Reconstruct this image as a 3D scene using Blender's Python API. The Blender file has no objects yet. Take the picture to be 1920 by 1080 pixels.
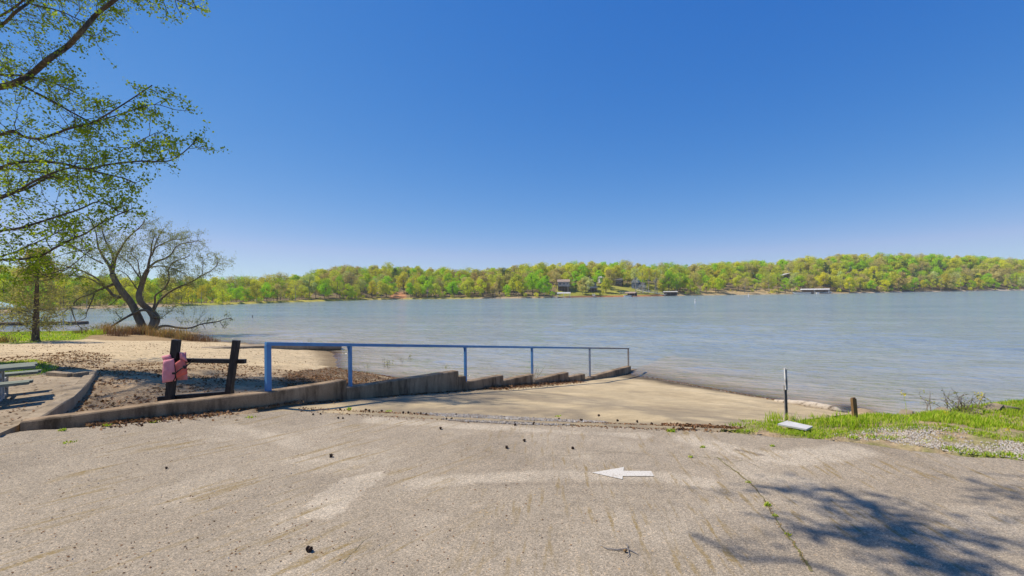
import bpy, math, random
import numpy as np
from mathutils import Vector, Matrix, noise as mnoise

SC = bpy.context.scene
COL = SC.collection
R = math.radians
PI = math.pi

# ---------------------------------------------------------------- camera, sky, sun, exposure
F = 850.0                      # focal length in pixels of the 1920 wide photograph
CAMZ = 2.0
cam_d = bpy.data.cameras.new('camera')
cam_d.sensor_width = 36.0
cam_d.lens = F / 1920.0 * 36.0
cam_d.clip_start = 0.05
cam_d.clip_end = 6000.0
cam = bpy.data.objects.new('camera', cam_d)
COL.objects.link(cam)
CM = Matrix.Rotation(R(90) + math.atan(6.6 / F), 4, 'X') @ Matrix.Rotation(-0.0115, 4, 'Z')
cam.matrix_world = Matrix.Translation((0, 0, CAMZ)) @ CM
SC.camera = cam

SUN_AZ, SUN_EL = R(-77), R(53)           # azimuth measured from +Y towards +X
sun_dir = Vector((math.sin(SUN_AZ) * math.cos(SUN_EL), math.cos(SUN_AZ) * math.cos(SUN_EL), math.sin(SUN_EL)))
W = bpy.data.worlds.new('World')
SC.world = W
W.use_nodes = True
wn = W.node_tree
wn.nodes.clear()
sky = wn.nodes.new('ShaderNodeTexSky')
sky.sky_type = 'NISHITA'
sky.sun_disc = False
sky.sun_elevation = SUN_EL
sky.sun_rotation = SUN_AZ
sky.altitude = 0
sky.air_density = 0.6
sky.dust_density = 0.0
sky.ozone_density = 5.0
# clear, deep blue spring sky: each channel of the sky graded on its own
sp_ = wn.nodes.new('ShaderNodeSeparateColor'); cb_ = wn.nodes.new('ShaderNodeCombineColor')
wn.links.new(sky.outputs[0], sp_.inputs[0])
for i, (g, k) in enumerate(((1.60, 0.68), (0.80, 1.36), (0.35, 3.55))):
    pw = wn.nodes.new('ShaderNodeMath'); pw.operation = 'POWER'; pw.inputs[1].default_value = g
    ml = wn.nodes.new('ShaderNodeMath'); ml.operation = 'MULTIPLY'; ml.inputs[1].default_value = k
    wn.links.new(sp_.outputs[i], pw.inputs[0]); wn.links.new(pw.outputs[0], ml.inputs[0])
    if i == 0: red_ = ml.outputs[0]
    else: wn.links.new(ml.outputs[0], cb_.inputs[i])
    if i == 1:                                  # red never passes green: no pink band at the horizon
        lim = wn.nodes.new('ShaderNodeMath'); lim.operation = 'MULTIPLY'; lim.inputs[1].default_value = 0.72
        mn = wn.nodes.new('ShaderNodeMath'); mn.operation = 'MINIMUM'
        wn.links.new(ml.outputs[0], lim.inputs[0]); wn.links.new(red_, mn.inputs[0]); wn.links.new(lim.outputs[0], mn.inputs[1]); wn.links.new(mn.outputs[0], cb_.inputs[0])
bg = wn.nodes.new('ShaderNodeBackground')
bg.inputs['Strength'].default_value = 0.10
wo = wn.nodes.new('ShaderNodeOutputWorld')
wn.links.new(cb_.outputs[0], bg.inputs[0])
wn.links.new(bg.outputs[0], wo.inputs[0])

sl = bpy.data.lights.new('sun', 'SUN')
sl.energy = 5.0
sl.angle = R(0.53)
sl.color = (1.0, 0.91, 0.77)
so = bpy.data.objects.new('sun', sl)
COL.objects.link(so)
so.rotation_euler = sun_dir.to_track_quat('Z', 'Y').to_euler()

SC.view_settings.view_transform = 'Standard'
SC.view_settings.look = 'None'
SC.view_settings.exposure = 0.2
SC.view_settings.gamma = 1
SC.cycles.max_bounces = 8
SC.cycles.transparent_max_bounces = 12
SC.cycles.use_denoising = True

# ---------------------------------------------------------------- pixel <-> place helpers
C0 = Vector((0, 0, CAMZ))
M3 = CM.to_3x3()
def ray(px, py):
    return M3 @ Vector(((px - 960) / F, (540 - py) / F, -1.0))
def P(px, py, z=0.0):            # point of the horizontal plane z seen at that pixel
    d = ray(px, py)
    return C0 + d * ((z - CAMZ) / d.z)
def D(px, py, Y):                # point at depth Y seen at that pixel
    d = ray(px, py)
    return C0 + d * (Y / d.y)
def hz(px):
    return 546.6 - 0.0115 * (px - 960)
def lerp(a, b, t): return a + (b - a) * t
def interp(x, xs, ys): return float(np.interp(x, xs, ys))
WATER = -1.95

# ---------------------------------------------------------------- object helpers
def tag(o, label=None, cat=None, group=None, kind=None):
    if label: o['label'] = label
    if cat: o['category'] = cat
    if group: o['group'] = group
    if kind: o['kind'] = kind
    return o
def empty(name, loc, label=None, cat=None, group=None, rz=0):
    o = bpy.data.objects.new(name, None)
    o.empty_display_size = 0.2
    COL.objects.link(o)
    o.location = loc
    o.rotation_euler = (0, 0, rz)
    return tag(o, label, cat, group)
class MB:
    def __init__(s): s.v, s.f, s.m = [], [], []
    def add(s, vs, fs, mi=0):
        n = len(s.v)
        s.v += [tuple(v) for v in vs]
        for f in fs:
            s.f.append(tuple(i + n for i in f)); s.m.append(mi)
    def box(s, c, size, rot=None, mi=0):
        hx, hy, hzz = size[0] / 2, size[1] / 2, size[2] / 2
        c = Vector(c)
        vs = []
        for z in (-hzz, hzz):
            for x, y in ((-hx, -hy), (hx, -hy), (hx, hy), (-hx, hy)):
                p = Vector((x, y, z))
                if rot is not None: p = rot @ p
                vs.append(c + p)
        s.add(vs, [(3, 2, 1, 0), (4, 5, 6, 7), (0, 1, 5, 4), (1, 2, 6, 5), (2, 3, 7, 6), (3, 0, 4, 7)], mi)
    def bar(s, a, b, w, h, mi=0, up=(0, 0, 1)):      # square bar from a to b
        a, b = Vector(a), Vector(b)
        d = (b - a).normalized()
        u = Vector(up)
        if abs(d.dot(u)) > 0.95: u = Vector((1, 0, 0))
        x = d.cross(u).normalized(); y = x.cross(d).normalized()
        vs = []
        for q in (a, b):
            for i, j in ((-1, -1), (1, -1), (1, 1), (-1, 1)):
                vs.append(q + x * (i * w / 2) + y * (j * h / 2))
        s.add(vs, [(0, 1, 2, 3), (7, 6, 5, 4), (0, 4, 5, 1), (1, 5, 6, 2), (2, 6, 7, 3), (3, 7, 4, 0)], mi)
    def tube(s, pts, rad, n=6, mi=0, cap=True):
        pts = [Vector(p) for p in pts]
        if not hasattr(rad, '__len__'): rad = [rad] * len(pts)
        k = len(s.v)
        ref = Vector((0.31, 0.2, 0.93))
        px = None
        for i, p in enumerate(pts):
            d = (pts[min(i + 1, len(pts) - 1)] - pts[max(i - 1, 0)])
            d = d.normalized() if d.length > 1e-9 else Vector((0, 0, 1))
            if px is None:
                r = ref if abs(d.dot(ref)) < 0.9 else Vector((1, 0, 0))
                px = d.cross(r).normalized()
            else:
                px = (px - d * px.dot(d))
                px = px.normalized() if px.length > 1e-6 else d.cross(ref).normalized()
            py = d.cross(px)
            for j in range(n):
                a = 2 * PI * j / n
                s.v.append(tuple(p + (px * math.cos(a) + py * math.sin(a)) * rad[i]))
        for i in range(len(pts) - 1):
            for j in range(n):
                a, b = k + i * n + j, k + i * n + (j + 1) % n
                s.f.append((a, b, b + n, a + n)); s.m.append(mi)
        if cap:
            s.f.append(tuple(k + n - 1 - j for j in range(n))); s.m.append(mi)
            e = k + (len(pts) - 1) * n
            s.f.append(tuple(e + j for j in range(n))); s.m.append(mi)
    def build(s, name, mats, parent=None, smooth=False, origin=None):
        me = bpy.data.meshes.new(name)
        if origin is not None:
            ox, oy, oz = origin
            s.v = [(x - ox, y - oy, z - oz) for x, y, z in s.v]
        me.from_pydata(s.v, [], s.f)
        if not isinstance(mats, (list, tuple)): mats = [mats]
        for m in mats: me.materials.append(m)
        if len(mats) > 1: me.polygons.foreach_set('material_index', s.m)
        if smooth: me.polygons.foreach_set('use_smooth', [True] * len(me.polygons))
        me.update()
        o = bpy.data.objects.new(name, me)
        COL.objects.link(o)
        if origin is not None and parent is None: o.location = origin
        if parent is not None: o.parent = parent
        return o
def part(root, name, mb, mat, smooth=False):     # mesh given in world coordinates, parented to a root that is not rotated
    if root.parent is None:
        off = root.location
    return mb.build(name, mat, root, smooth, origin=tuple(root.location) if root.type == 'EMPTY' else None)
def sub(par, root, name, mb, mat, smooth=False):  # sub-part below a part; same local frame as the part
    return mb.build(name, mat, par, smooth, origin=tuple(root.location))
def grid_mesh(name, X, Y, Z, mat, attrs=None, keep=None, smooth=True):
    ny, nx = X.shape
    v = np.stack([X.ravel(), Y.ravel(), Z.ravel()], 1)
    idx = np.arange(nx * ny).reshape(ny, nx)
    f = np.stack([idx[:-1, :-1].ravel(), idx[:-1, 1:].ravel(), idx[1:, 1:].ravel(), idx[1:, :-1].ravel()], 1)
    if keep is not None:
        f = f[keep.ravel()]
    me = bpy.data.meshes.new(name)
    me.from_pydata(v.tolist(), [], f.tolist())
    me.materials.append(mat)
    for k, a in (attrs or {}).items():
        if a.ndim == 3:
            at = me.color_attributes.new(k, 'FLOAT_COLOR', 'POINT')
            c = np.ones((nx * ny, 4), dtype=np.float32); c[:, :3] = a.reshape(-1, 3)
            at.data.foreach_set('color', c.ravel())
        else:
            at = me.attributes.new(k, 'FLOAT', 'POINT')
            at.data.foreach_set('value', a.astype(np.float32).ravel())
    if smooth: me.polygons.foreach_set('use_smooth', [True] * len(me.polygons))
    me.update()
    o = bpy.data.objects.new(name, me)
    COL.objects.link(o)
    return o
def inpoly(X, Y, poly):
    ins = np.zeros(X.shape, bool)
    n = len(poly)
    for i in range(n):
        x1, y1 = poly[i][0], poly[i][1]; x2, y2 = poly[(i + 1) % n][0], poly[(i + 1) % n][1]
        c = ((y1 > Y) != (y2 > Y))
        with np.errstate(divide='ignore', invalid='ignore'):
            xi = (x2 - x1) * (Y - y1) / (y2 - y1 + 1e-12) + x1
        ins ^= c & (X < xi)
    return ins
def segdist(X, Y, pl):
    d = np.full(X.shape, 1e9)
    for (a, b) in zip(pl[:-1], pl[1:]):
        ax, ay, bx, by = a[0], a[1], b[0], b[1]
        L = (bx - ax) ** 2 + (by - ay) ** 2 + 1e-12
        t = np.clip(((X - ax) * (bx - ax) + (Y - ay) * (by - ay)) / L, 0, 1)
        d = np.minimum(d, np.hypot(X - ax - t * (bx - ax), Y - ay - t * (by - ay)))
    return d
_rs = np.random.RandomState(5)
_tab = _rs.rand(256, 256)
def vnoise(X, Y, sc, seed=0):                     # smooth value noise on arrays, 0..1
    x = X * sc + 17.3 * seed; y = Y * sc + 9.1 * seed
    xi = np.floor(x).astype(int); yi = np.floor(y).astype(int)
    fx = x - xi; fy = y - yi
    fx = fx * fx * (3 - 2 * fx); fy = fy * fy * (3 - 2 * fy)
    g = lambda a, b: _tab[a % 256, b % 256]
    return (g(xi, yi) * (1 - fx) + g(xi + 1, yi) * fx) * (1 - fy) + (g(xi, yi + 1) * (1 - fx) + g(xi + 1, yi + 1) * fx) * fy
def fbm(X, Y, sc, seed=0, o=4):
    s, a, t = 0, 1.0, 0
    for i in range(o):
        s = s + a * vnoise(X, Y, sc * 2 ** i, seed + i * 3); t += a; a *= 0.5
    return s / t
def sstep(a, b, x):
    t = np.clip((x - a) / (b - a), 0, 1)
    return t * t * (3 - 2 * t)

# ---------------------------------------------------------------- material helpers
class NT:
    def __init__(s, name):
        s.mat = bpy.data.materials.new(name)
        s.mat.use_nodes = True
        s.t = s.mat.node_tree
        s.t.nodes.clear()
    def n(s, kind, **kw):
        nd = s.t.nodes.new('ShaderNode' + kind)
        for k, v in kw.items(): setattr(nd, k, v)
        return nd
    def l(s, a, b): s.t.links.new(a, b)
    def coord(s, which='Object'):
        return s.n('TexCoord').outputs[which]
    def mapping(s, src, scale=(1, 1, 1), rot=(0, 0, 0), loc=(0, 0, 0)):
        if any(rot):
            q = s.n('Mapping'); q.inputs['Rotation'].default_value = rot; s.l(src, q.inputs[0]); src = q.outputs[0]; rot = (0, 0, 0)
        m = s.n('Mapping')
        m.inputs['Scale'].default_value = scale; m.inputs['Rotation'].default_value = rot; m.inputs['Location'].default_value = loc
        s.l(src, m.inputs[0]); return m.outputs[0]
    def noise(s, vec, scale, detail=4, rough=0.55, out=0):
        m = s.n('TexNoise')
        m.inputs['Scale'].default_value = scale; m.inputs['Detail'].default_value = detail; m.inputs['Roughness'].default_value = rough
        s.l(vec, m.inputs['Vector']); return m.outputs[out]
    def voro(s, vec, scale, out='Distance', feature='F1'):
        m = s.n('TexVoronoi'); m.feature = feature
        m.inputs['Scale'].default_value = scale
        s.l(vec, m.inputs['Vector']); return m.outputs[out]
    def ramp(s, fac, stops):
        m = s.n('ValToRGB')
        e = m.color_ramp.elements
        while len(e) < len(stops): e.new(0.5)
        for i, (p, c) in enumerate(stops):
            e[i].position = p
            e[i].color = (c, c, c, 1) if not hasattr(c, '__len__') else (*c, 1)
        s.l(fac, m.inputs[0]); return m.outputs[0]
    def mix(s, fac, a, b, mode='MIX'):
        m = s.n('MixRGB'); m.blend_type = mode
        for i, q in ((0, fac), (1, a), (2, b)):
            if isinstance(q, (int, float)): m.inputs[i].default_value = q if i == 0 else (q, q, q, 1)
            elif isinstance(q, tuple): m.inputs[i].default_value = (*q, 1)
            else: s.l(q, m.inputs[i])
        return m.outputs[0]
    def math(s, op, a, b=None):
        m = s.n('Math'); m.operation = op
        for i, q in ((0, a), (1, b)):
            if q is None: continue
            if isinstance(q, (int, float)): m.inputs[i].default_value = q
            else: s.l(q, m.inputs[i])
        return m.outputs[0]
    def attr(s, name, out='Fac'):
        m = s.n('Attribute'); m.attribute_name = name; return m.outputs[out]
    def bump(s, h, strength=0.5, dist=0.01, prev=None):
        m = s.n('Bump'); m.inputs['Strength'].default_value = strength; m.inputs['Distance'].default_value = dist
        s.l(h, m.inputs['Height'])
        if prev is not None: s.l(prev, m.inputs['Normal'])
        return m.outputs[0]
    def out(s, sh):
        o = s.n('OutputMaterial'); s.l(sh, o.inputs[0]); return s.mat
    def principled(s, col, rough=0.8, normal=None, metal=0.0, spec=0.3):
        b = s.n('BsdfPrincipled')
        if isinstance(col, tuple): b.inputs['Base Color'].default_value = (*col, 1)
        else: s.l(col, b.inputs['Base Color'])
        if isinstance(rough, (int, float)): b.inputs['Roughness'].default_value = rough
        else: s.l(rough, b.inputs['Roughness'])
        b.inputs['Metallic'].default_value = metal
        b.inputs['Specular IOR Level'].default_value = spec
        if normal is not None: s.l(normal, b.inputs['Normal'])
        return s.out(b.outputs[0])
def mottled(name, c1, c2, scale=3, rough=0.8, bscale=40, bstr=0.3, bdist=0.01, c3=None, scale3=12, spec=0.3, metal=0.0, stretch=(1, 1, 1)):
    t = NT(name)
    v = t.mapping(t.coord(), stretch)
    n1 = t.noise(v, scale, 6)
    col = t.ramp(n1, [(0.3, c1), (0.7, c2)])
    if c3 is not None:
        n3 = t.noise(v, scale3, 5, 0.65)
        col = t.mix(t.ramp(n3, [(0.5, 0.0), (0.66, 1.0)]), col, c3)
    n2 = t.noise(v, bscale, 4, 0.7)
    return t.principled(col, rough, t.bump(n2, bstr, bdist), metal, spec)
def leafmat(name, cols, trans=0.35, island=True, obj_var=0.0):
    t = NT(name)
    g = t.n('NewGeometry')
    r = g.outputs['Random Per Island']
    col = t.ramp(r, [(i / max(1, len(cols) - 1), c) for i, c in enumerate(cols)])
    if obj_var:
        oi = t.n('ObjectInfo')
        h = t.n('HueSaturation')
        h.inputs['Saturation'].default_value = 1.0
        m1 = t.n('MapRange'); m1.inputs[3].default_value = 0.5 - obj_var * 0.12; m1.inputs[4].default_value = 0.5 + obj_var * 0.08
        t.l(oi.outputs['Random'], m1.inputs[0]); t.l(m1.outputs[0], h.inputs['Hue'])
        f = t.math('FRACT', t.math('MULTIPLY', oi.outputs['Random'], 7.31))
        m2 = t.n('MapRange'); m2.inputs[3].default_value = 1 - obj_var * 0.6; m2.inputs[4].default_value = 1 + obj_var * 0.6
        t.l(f, m2.inputs[0]); t.l(m2.outputs[0], h.inputs['Value'])
        t.l(col, h.inputs['Color']); col = h.outputs[0]
    d = t.n('BsdfDiffuse'); tr = t.n('BsdfTranslucent'); mx = t.n('MixShader')
    t.l(col, d.inputs[0])
    t.l(t.mix(1.0, col, (1.0, 1.0, 0.55), 'MULTIPLY'), tr.inputs[0])
    mx.inputs[0].default_value = trans
    t.l(d.outputs[0], mx.inputs[1]); t.l(tr.outputs[0], mx.inputs[2])
    return t.out(mx.outputs[0])

MAT = {}
# asphalt: old, sun-bleached, coarse aggregate
t = NT('asphalt')
co = t.coord()
big = t.noise(co, 0.55, 6, 0.6)
base = t.ramp(big, [(0.3, (0.305, 0.258, 0.194)), (0.7, (0.380, 0.326, 0.250))])
base = t.mix(t.attr('pale'), base, (0.54, 0.475, 0.375))
base = t.mix(t.attr('dark'), base, (0.17, 0.142, 0.11))
mid = t.noise(co, 5.0, 5, 0.7)
base = t.mix(1.0, base, t.ramp(mid, [(0.25, 0.86), (0.75, 1.12)]), 'MULTIPLY')
vc = t.voro(co, 105, 'Color')
sp = t.n('SeparateColor'); t.l(vc, sp.inputs[0])
stone = t.ramp(sp.outputs[0], [(0.0, (0.42, 0.38, 0.33)), (0.45, (0.88, 0.86, 0.83)), (0.78, (1.15, 1.10, 1.03)), (0.95, (1.55, 1.45, 1.32)), (1.0, (1.9, 1.6, 1.3))])
base = t.mix(0.62, base, stone, 'MULTIPLY')
fine = t.noise(co, 150, 3, 0.7)
base = t.mix(1.0, base, t.ramp(fine, [(0.3, 0.62), (0.7, 1.3)]), 'MULTIPLY')
vd = t.voro(co, 14, 'Color'); sd = t.n('SeparateColor'); t.l(vd, sd.inputs[0])
vdd = t.voro(co, 14, 'Distance')
dot = t.math('MULTIPLY', t.ramp(vdd, [(0.10, 1.0), (0.17, 0.0)]), t.ramp(sd.outputs[1], [(0.74, 0.0), (0.78, 1.0)]))
base = t.mix(t.math('MULTIPLY', dot, t.ramp(t.noise(co, 0.4, 3), [(0.35, 0.15), (0.6, 0.9)])), base, (0.46, 0.31, 0.15))
def streak(angle, sc, off):
    sv = t.mapping(co, sc, (0, 0, angle), off)
    return t.ramp(t.noise(sv, 1.0, 4, 0.6), [(0.54, 0.0), (0.63, 1.0)])
xyz = t.n('SeparateXYZ'); t.l(co, xyz.inputs[0])
left_ = t.n('MapRange'); left_.inputs[1].default_value = 0.4; left_.inputs[2].default_value = -1.0; t.l(xyz.outputs[0], left_.inputs[0])
stL = t.math('MULTIPLY', streak(R(40), (13, 0.85, 1), (0, 0, 0)), left_.outputs[0])
stR = t.math('MULTIPLY', streak(R(4), (15, 1.6, 1), (3, 7, 0)), t.math('SUBTRACT', 1.0, left_.outputs[0]))
stm = t.math('MULTIPLY', t.math('MAXIMUM', stL, stR), t.ramp(t.noise(co, 1.1, 4), [(0.40, 0.0), (0.56, 0.9)]))
stm = t.math('MULTIPLY', stm, t.ramp(t.noise(co, 30, 4, 0.7), [(0.35, 0.25), (0.6, 1.0)]))
base = t.mix(stm, base, (0.235, 0.165, 0.062))
hgt = t.mix(0.5, t.voro(co, 105, 'Distance'), fine)
MAT['asphalt'] = t.principled(base, 0.92, t.bump(hgt, 0.5, 0.005), 0, 0.15)

# ramp concrete
t = NT('ramp_concrete')
co = t.coord()
base = t.ramp(t.noise(co, 0.5, 6, 0.62), [(0.28, (0.39, 0.295, 0.17)), (0.5, (0.52, 0.405, 0.235)), (0.74, (0.61, 0.485, 0.295))])
base = t.mix(1.0, base, t.ramp(t.noise(t.mapping(co, (1, 4, 1), (0, 0, R(-36))), 1.5, 5, 0.7), [(0.3, 0.78), (0.7, 1.14)]), 'MULTIPLY')
base = t.mix(t.math('MULTIPLY', t.attr('stain_and_stripe'), t.ramp(t.noise(co, 3, 4), [(0.3, 0.55), (0.6, 0.95)])), base, (0.20, 0.162, 0.112))
base = t.mix(t.attr('wet'), base, (0.10, 0.075, 0.045))
base = t.mix(1.0, base, t.ramp(t.noise(co, 55, 4, 0.75), [(0.28, 0.66), (0.72, 1.28)]), 'MULTIPLY')
MAT['ramp'] = t.principled(base, 0.9, t.bump(t.noise(co, 70, 4, 0.7), 0.4, 0.006), 0, 0.2)

def concrete(name, a, b, dark, amount=0.55):
    t = NT(name)
    co = t.coord()
    base = t.ramp(t.noise(co, 1.6, 6, 0.65), [(0.3, a), (0.7, b)])
    stn = t.noise(t.mapping(co, (2.2, 2.2, 0.5)), 1.7, 6, 0.7)
    base = t.mix(t.ramp(stn, [(0.42, 0.0), (0.66, amount)]), base, dark)
    base = t.mix(1.0, base, t.ramp(t.noise(co, 60, 4, 0.75), [(0.25, 0.7), (0.75, 1.25)]), 'MULTIPLY')
    return t.principled(base, 0.9, t.bump(t.noise(co, 45, 5, 0.7), 0.45, 0.008), 0, 0.2)
MAT['wallc'] = concrete('weathered_concrete', (0.27, 0.185, 0.105), (0.41, 0.30, 0.19), (0.085, 0.056, 0.032), 0.95)
MAT['pathc'] = concrete('path_concrete', (0.29, 0.222, 0.145), (0.41, 0.325, 0.22), (0.17, 0.125, 0.075), 0.75)

# ground: colour laid out per place, broken up by noise
t = NT('ground_soil')
co = t.coord()
base = t.attr('tint', 'Color')
base = t.mix(1.0, base, t.ramp(t.noise(co, 2.2, 6, 0.7), [(0.25, 0.72), (0.75, 1.25)]), 'MULTIPLY')
base = t.mix(1.0, base, t.ramp(t.noise(co, 16, 5, 0.75), [(0.28, 0.6), (0.72, 1.3)]), 'MULTIPLY')
lm = t.math('MULTIPLY', t.ramp(t.noise(co, 22, 5, 0.8), [(0.46, 0.0), (0.56, 1.0)]), t.attr('litter'))
base = t.mix(lm, base, (0.15, 0.090, 0.050))
hh = t.mix(0.4, t.noise(co, 5, 5, 0.7), t.noise(co, 30, 5, 0.75))
MAT['ground'] = t.principled(base, 0.95, t.bump(hh, 0.9, 0.06), 0, 0.1)

t = NT('far_ground_soil')
co = t.coord()
base = t.mix(1.0, t.attr('tint', 'Color'), t.ramp(t.noise(co, 0.35, 6, 0.75), [(0.25, 0.6), (0.75, 1.35)]), 'MULTIPLY')
MAT['farground'] = t.principled(base, 0.95, None, 0, 0.1)

# water: murky lake with small chop
t = NT('lake_water')
co = t.coord()
wv1 = t.noise(t.mapping(co, (0.26, 0.80, 1), (0, 0, R(15))), 1.0, 3, 0.5)
wv2 = t.noise(t.mapping(co, (1.1, 2.7, 1), (0, 0, R(24))), 1.0, 4, 0.55)
wv3 = t.noise(t.mapping(co, (0.05, 0.16, 1), (0, 0, R(8))), 1.0, 3, 0.5)
patch = t.ramp(t.noise(t.mapping(co, (0.035, 0.09, 1), (0, 0, R(10))), 1.0, 4, 0.6), [(0.35, 0.35), (0.65, 1.0)])
b1 = t.bump(t.mix(1.0, wv1, patch, 'MULTIPLY'), 1.0, 0.75)
b2 = t.bump(wv2, 1.0, 0.15, b1)
fr = t.n('Fresnel'); fr.inputs['IOR'].default_value = 1.33; t.l(b2, fr.inputs['Normal'])
gl = t.n('BsdfGlossy'); gl.inputs['Roughness'].default_value = 0.10; gl.inputs['Color'].default_value = (0.95, 0.97, 1.0, 1); t.l(b2, gl.inputs['Normal'])
df = t.n('BsdfDiffuse'); t.l(b2, df.inputs['Normal'])
body = t.mix(t.attr('shallow'), t.mix(t.ramp(wv3, [(0.3, 0.0), (0.7, 1.0)]), (0.195, 0.265, 0.275), (0.28, 0.345, 0.345)), (0.42, 0.325, 0.215))
t.l(body, df.inputs[0])
tp = t.n('BsdfTransparent'); tp.inputs[0].default_value = (0.80, 0.66, 0.47, 1)
m1 = t.n('MixShader'); t.l(t.attr('clear'), m1.inputs[0]); t.l(df.outputs[0], m1.inputs[1]); t.l(tp.outputs[0], m1.inputs[2])
m2 = t.n('MixShader'); t.l(fr.outputs[0], m2.inputs[0]); t.l(m1.outputs[0], m2.inputs[1]); t.l(gl.outputs[0], m2.inputs[2])
MAT['water'] = t.out(m2.outputs[0])

# blue railing paint worn to grey metal towards the lake
t = NT('worn_blue_paint')
co = t.coord()
sx = t.n('SeparateXYZ'); t.l(co, sx.inputs[0])
mr = t.n('MapRange'); mr.inputs[1].default_value = 3.0; mr.inputs[2].default_value = 9.6; t.l(sx.outputs[0], mr.inputs[0])
wear = t.math('ADD', t.math('MULTIPLY', mr.outputs[0], 0.75), t.math('MULTIPLY', t.noise(co, 14, 5, 0.7), 0.5))
bl = t.ramp(t.noise(co, 5, 4), [(0.3, (0.045, 0.17, 0.40)), (0.7, (0.075, 0.25, 0.50))])
gm = t.ramp(t.noise(co, 9, 5, 0.7), [(0.35, (0.27, 0.26, 0.24)), (0.62, (0.17, 0.115, 0.07))])
MAT['blue'] = t.principled(t.mix(t.ramp(wear, [(0.62, 0.0), (0.86, 1.0)]), bl, gm), 0.45, t.bump(t.noise(co, 60, 3), 0.15, 0.004), 0.0, 0.5)

MAT['blackwood'] = mottled('black_painted_wood', (0.010, 0.009, 0.008), (0.026, 0.022, 0.020), 4, 0.6, 40, 0.4, 0.004, (0.05, 0.042, 0.036), 30, 0.35, 0, (1, 1, 0.2))
MAT['pink'] = mottled('faded_pink_fabric', (0.70, 0.24, 0.27), (0.82, 0.36, 0.39), 6, 0.85, 14, 0.7, 0.03)
MAT['coral'] = mottled('backlit_pink_fabric', (0.66, 0.13, 0.10), (0.76, 0.20, 0.16), 6, 0.85, 14, 0.7, 0.03)  # sun shining through the pink cloth, put into the colour
MAT['strap'] = mottled('black_webbing', (0.012, 0.011, 0.012), (0.03, 0.026, 0.028), 20, 0.7)
MAT['tablegreen'] = mottled('grey_green_boards', (0.13, 0.155, 0.115), (0.235, 0.255, 0.20), 5, 0.75, 30, 0.3, 0.005, (0.12, 0.13, 0.11), 18, 0.3, 0, (0.3, 1, 1))
MAT['steel'] = mottled('galvanised_steel', (0.30, 0.33, 0.35), (0.46, 0.49, 0.51), 7, 0.5, 40, 0.2, 0.003, (0.20, 0.15, 0.11), 9, 0.5, 0.25)
MAT['post'] = mottled('weathered_metal_post', (0.50, 0.50, 0.50), (0.72, 0.71, 0.70), 9, 0.6, 40, 0.3, 0.003, (0.10, 0.07, 0.05), 7, 0.4, 0.1, (1, 1, 0.5))
MAT['rustpost'] = mottled('dark_rusty_post', (0.15, 0.135, 0.125), (0.26, 0.24, 0.225), 9, 0.7, 40, 0.3, 0.003)
MAT['stake'] = mottled('brown_stake_wood', (0.15, 0.085, 0.035), (0.29, 0.18, 0.08), 6, 0.85, 50, 0.5, 0.004, (0.06, 0.04, 0.02), 15, 0.2, 0, (1, 1, 0.15))
MAT['board'] = mottled('pale_grey_board', (0.42, 0.41, 0.40), (0.55, 0.54, 0.52), 6, 0.7, 40, 0.2, 0.003)
MAT['drift'] = mottled('bleached_driftwood', (0.42, 0.35, 0.26), (0.62, 0.54, 0.43), 5, 0.9, 30, 0.5, 0.01, (0.12, 0.085, 0.055), 9, 0.2, 0, (0.2, 1, 1))
MAT['rubble'] = concrete('broken_concrete', (0.22, 0.175, 0.115), (0.37, 0.30, 0.21), (0.10, 0.08, 0.05), 0.7)
MAT['bark'] = mottled('dark_bark', (0.055, 0.040, 0.028), (0.13, 0.10, 0.072), 5, 0.95, 22, 0.9, 0.03, (0.18, 0.16, 0.12), 8, 0.1, 0, (1, 1, 0.3))
MAT['willowbark'] = mottled('rough_willow_bark', (0.11, 0.08, 0.052), (0.23, 0.175, 0.12), 2.5, 0.95, 12, 0.9, 0.06, (0.24, 0.20, 0.13), 3, 0.1, 0, (1, 1, 0.4))
MAT['cypressbark'] = mottled('brown_cypress_bark', (0.10, 0.068, 0.045), (0.20, 0.15, 0.105), 3, 0.95, 14, 0.8, 0.04, (0.05, 0.035, 0.025), 6, 0.1, 0, (1, 1, 0.2))
MAT['deadwood'] = mottled('dead_twig_wood', (0.10, 0.075, 0.05), (0.24, 0.19, 0.135), 6, 0.95)
MAT['gumleaf'] = leafmat('young_sweetgum_leaf', [(0.208, 0.307, 0.026), (0.331, 0.448, 0.035), (0.49, 0.589, 0.044), (0.146, 0.236, 0.024)], 0.55)
MAT['willowleaf'] = leafmat('young_willow_leaf', [(0.284, 0.311, 0.095), (0.365, 0.378, 0.135), (0.23, 0.243, 0.074)], 0.4)
MAT['cypressleaf'] = leafmat('young_cypress_needles', [(0.416, 0.378, 0.142), (0.491, 0.491, 0.151), (0.454, 0.359, 0.17)], 0.35)
MAT['grass'] = leafmat('lawn_grass', [(0.207, 0.363, 0.018), (0.332, 0.504, 0.031), (0.448, 0.622, 0.05), (0.641, 0.61, 0.127), (0.276, 0.448, 0.029)], 0.5)
MAT['drygrass'] = leafmat('dry_orange_grass', [(0.40, 0.23, 0.10), (0.46, 0.29, 0.14), (0.34, 0.25, 0.11), (0.22, 0.20, 0.06)], 0.3)
MAT['litter'] = leafmat('fallen_leaf', [(0.163, 0.077, 0.037), (0.25, 0.131, 0.065), (0.35, 0.206, 0.11), (0.106, 0.053, 0.027), (0.425, 0.275, 0.175)], 0.15)
MAT['gravel'] = leafmat('pale_gravel_stone', [(0.34, 0.29, 0.235), (0.48, 0.435, 0.37), (0.27, 0.21, 0.15), (0.56, 0.525, 0.47), (0.40, 0.34, 0.27)], 0.0)
MAT['yellow'] = leafmat('yellow_petals', [(0.62, 0.50, 0.03), (0.70, 0.58, 0.06)], 0.3)
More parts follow.
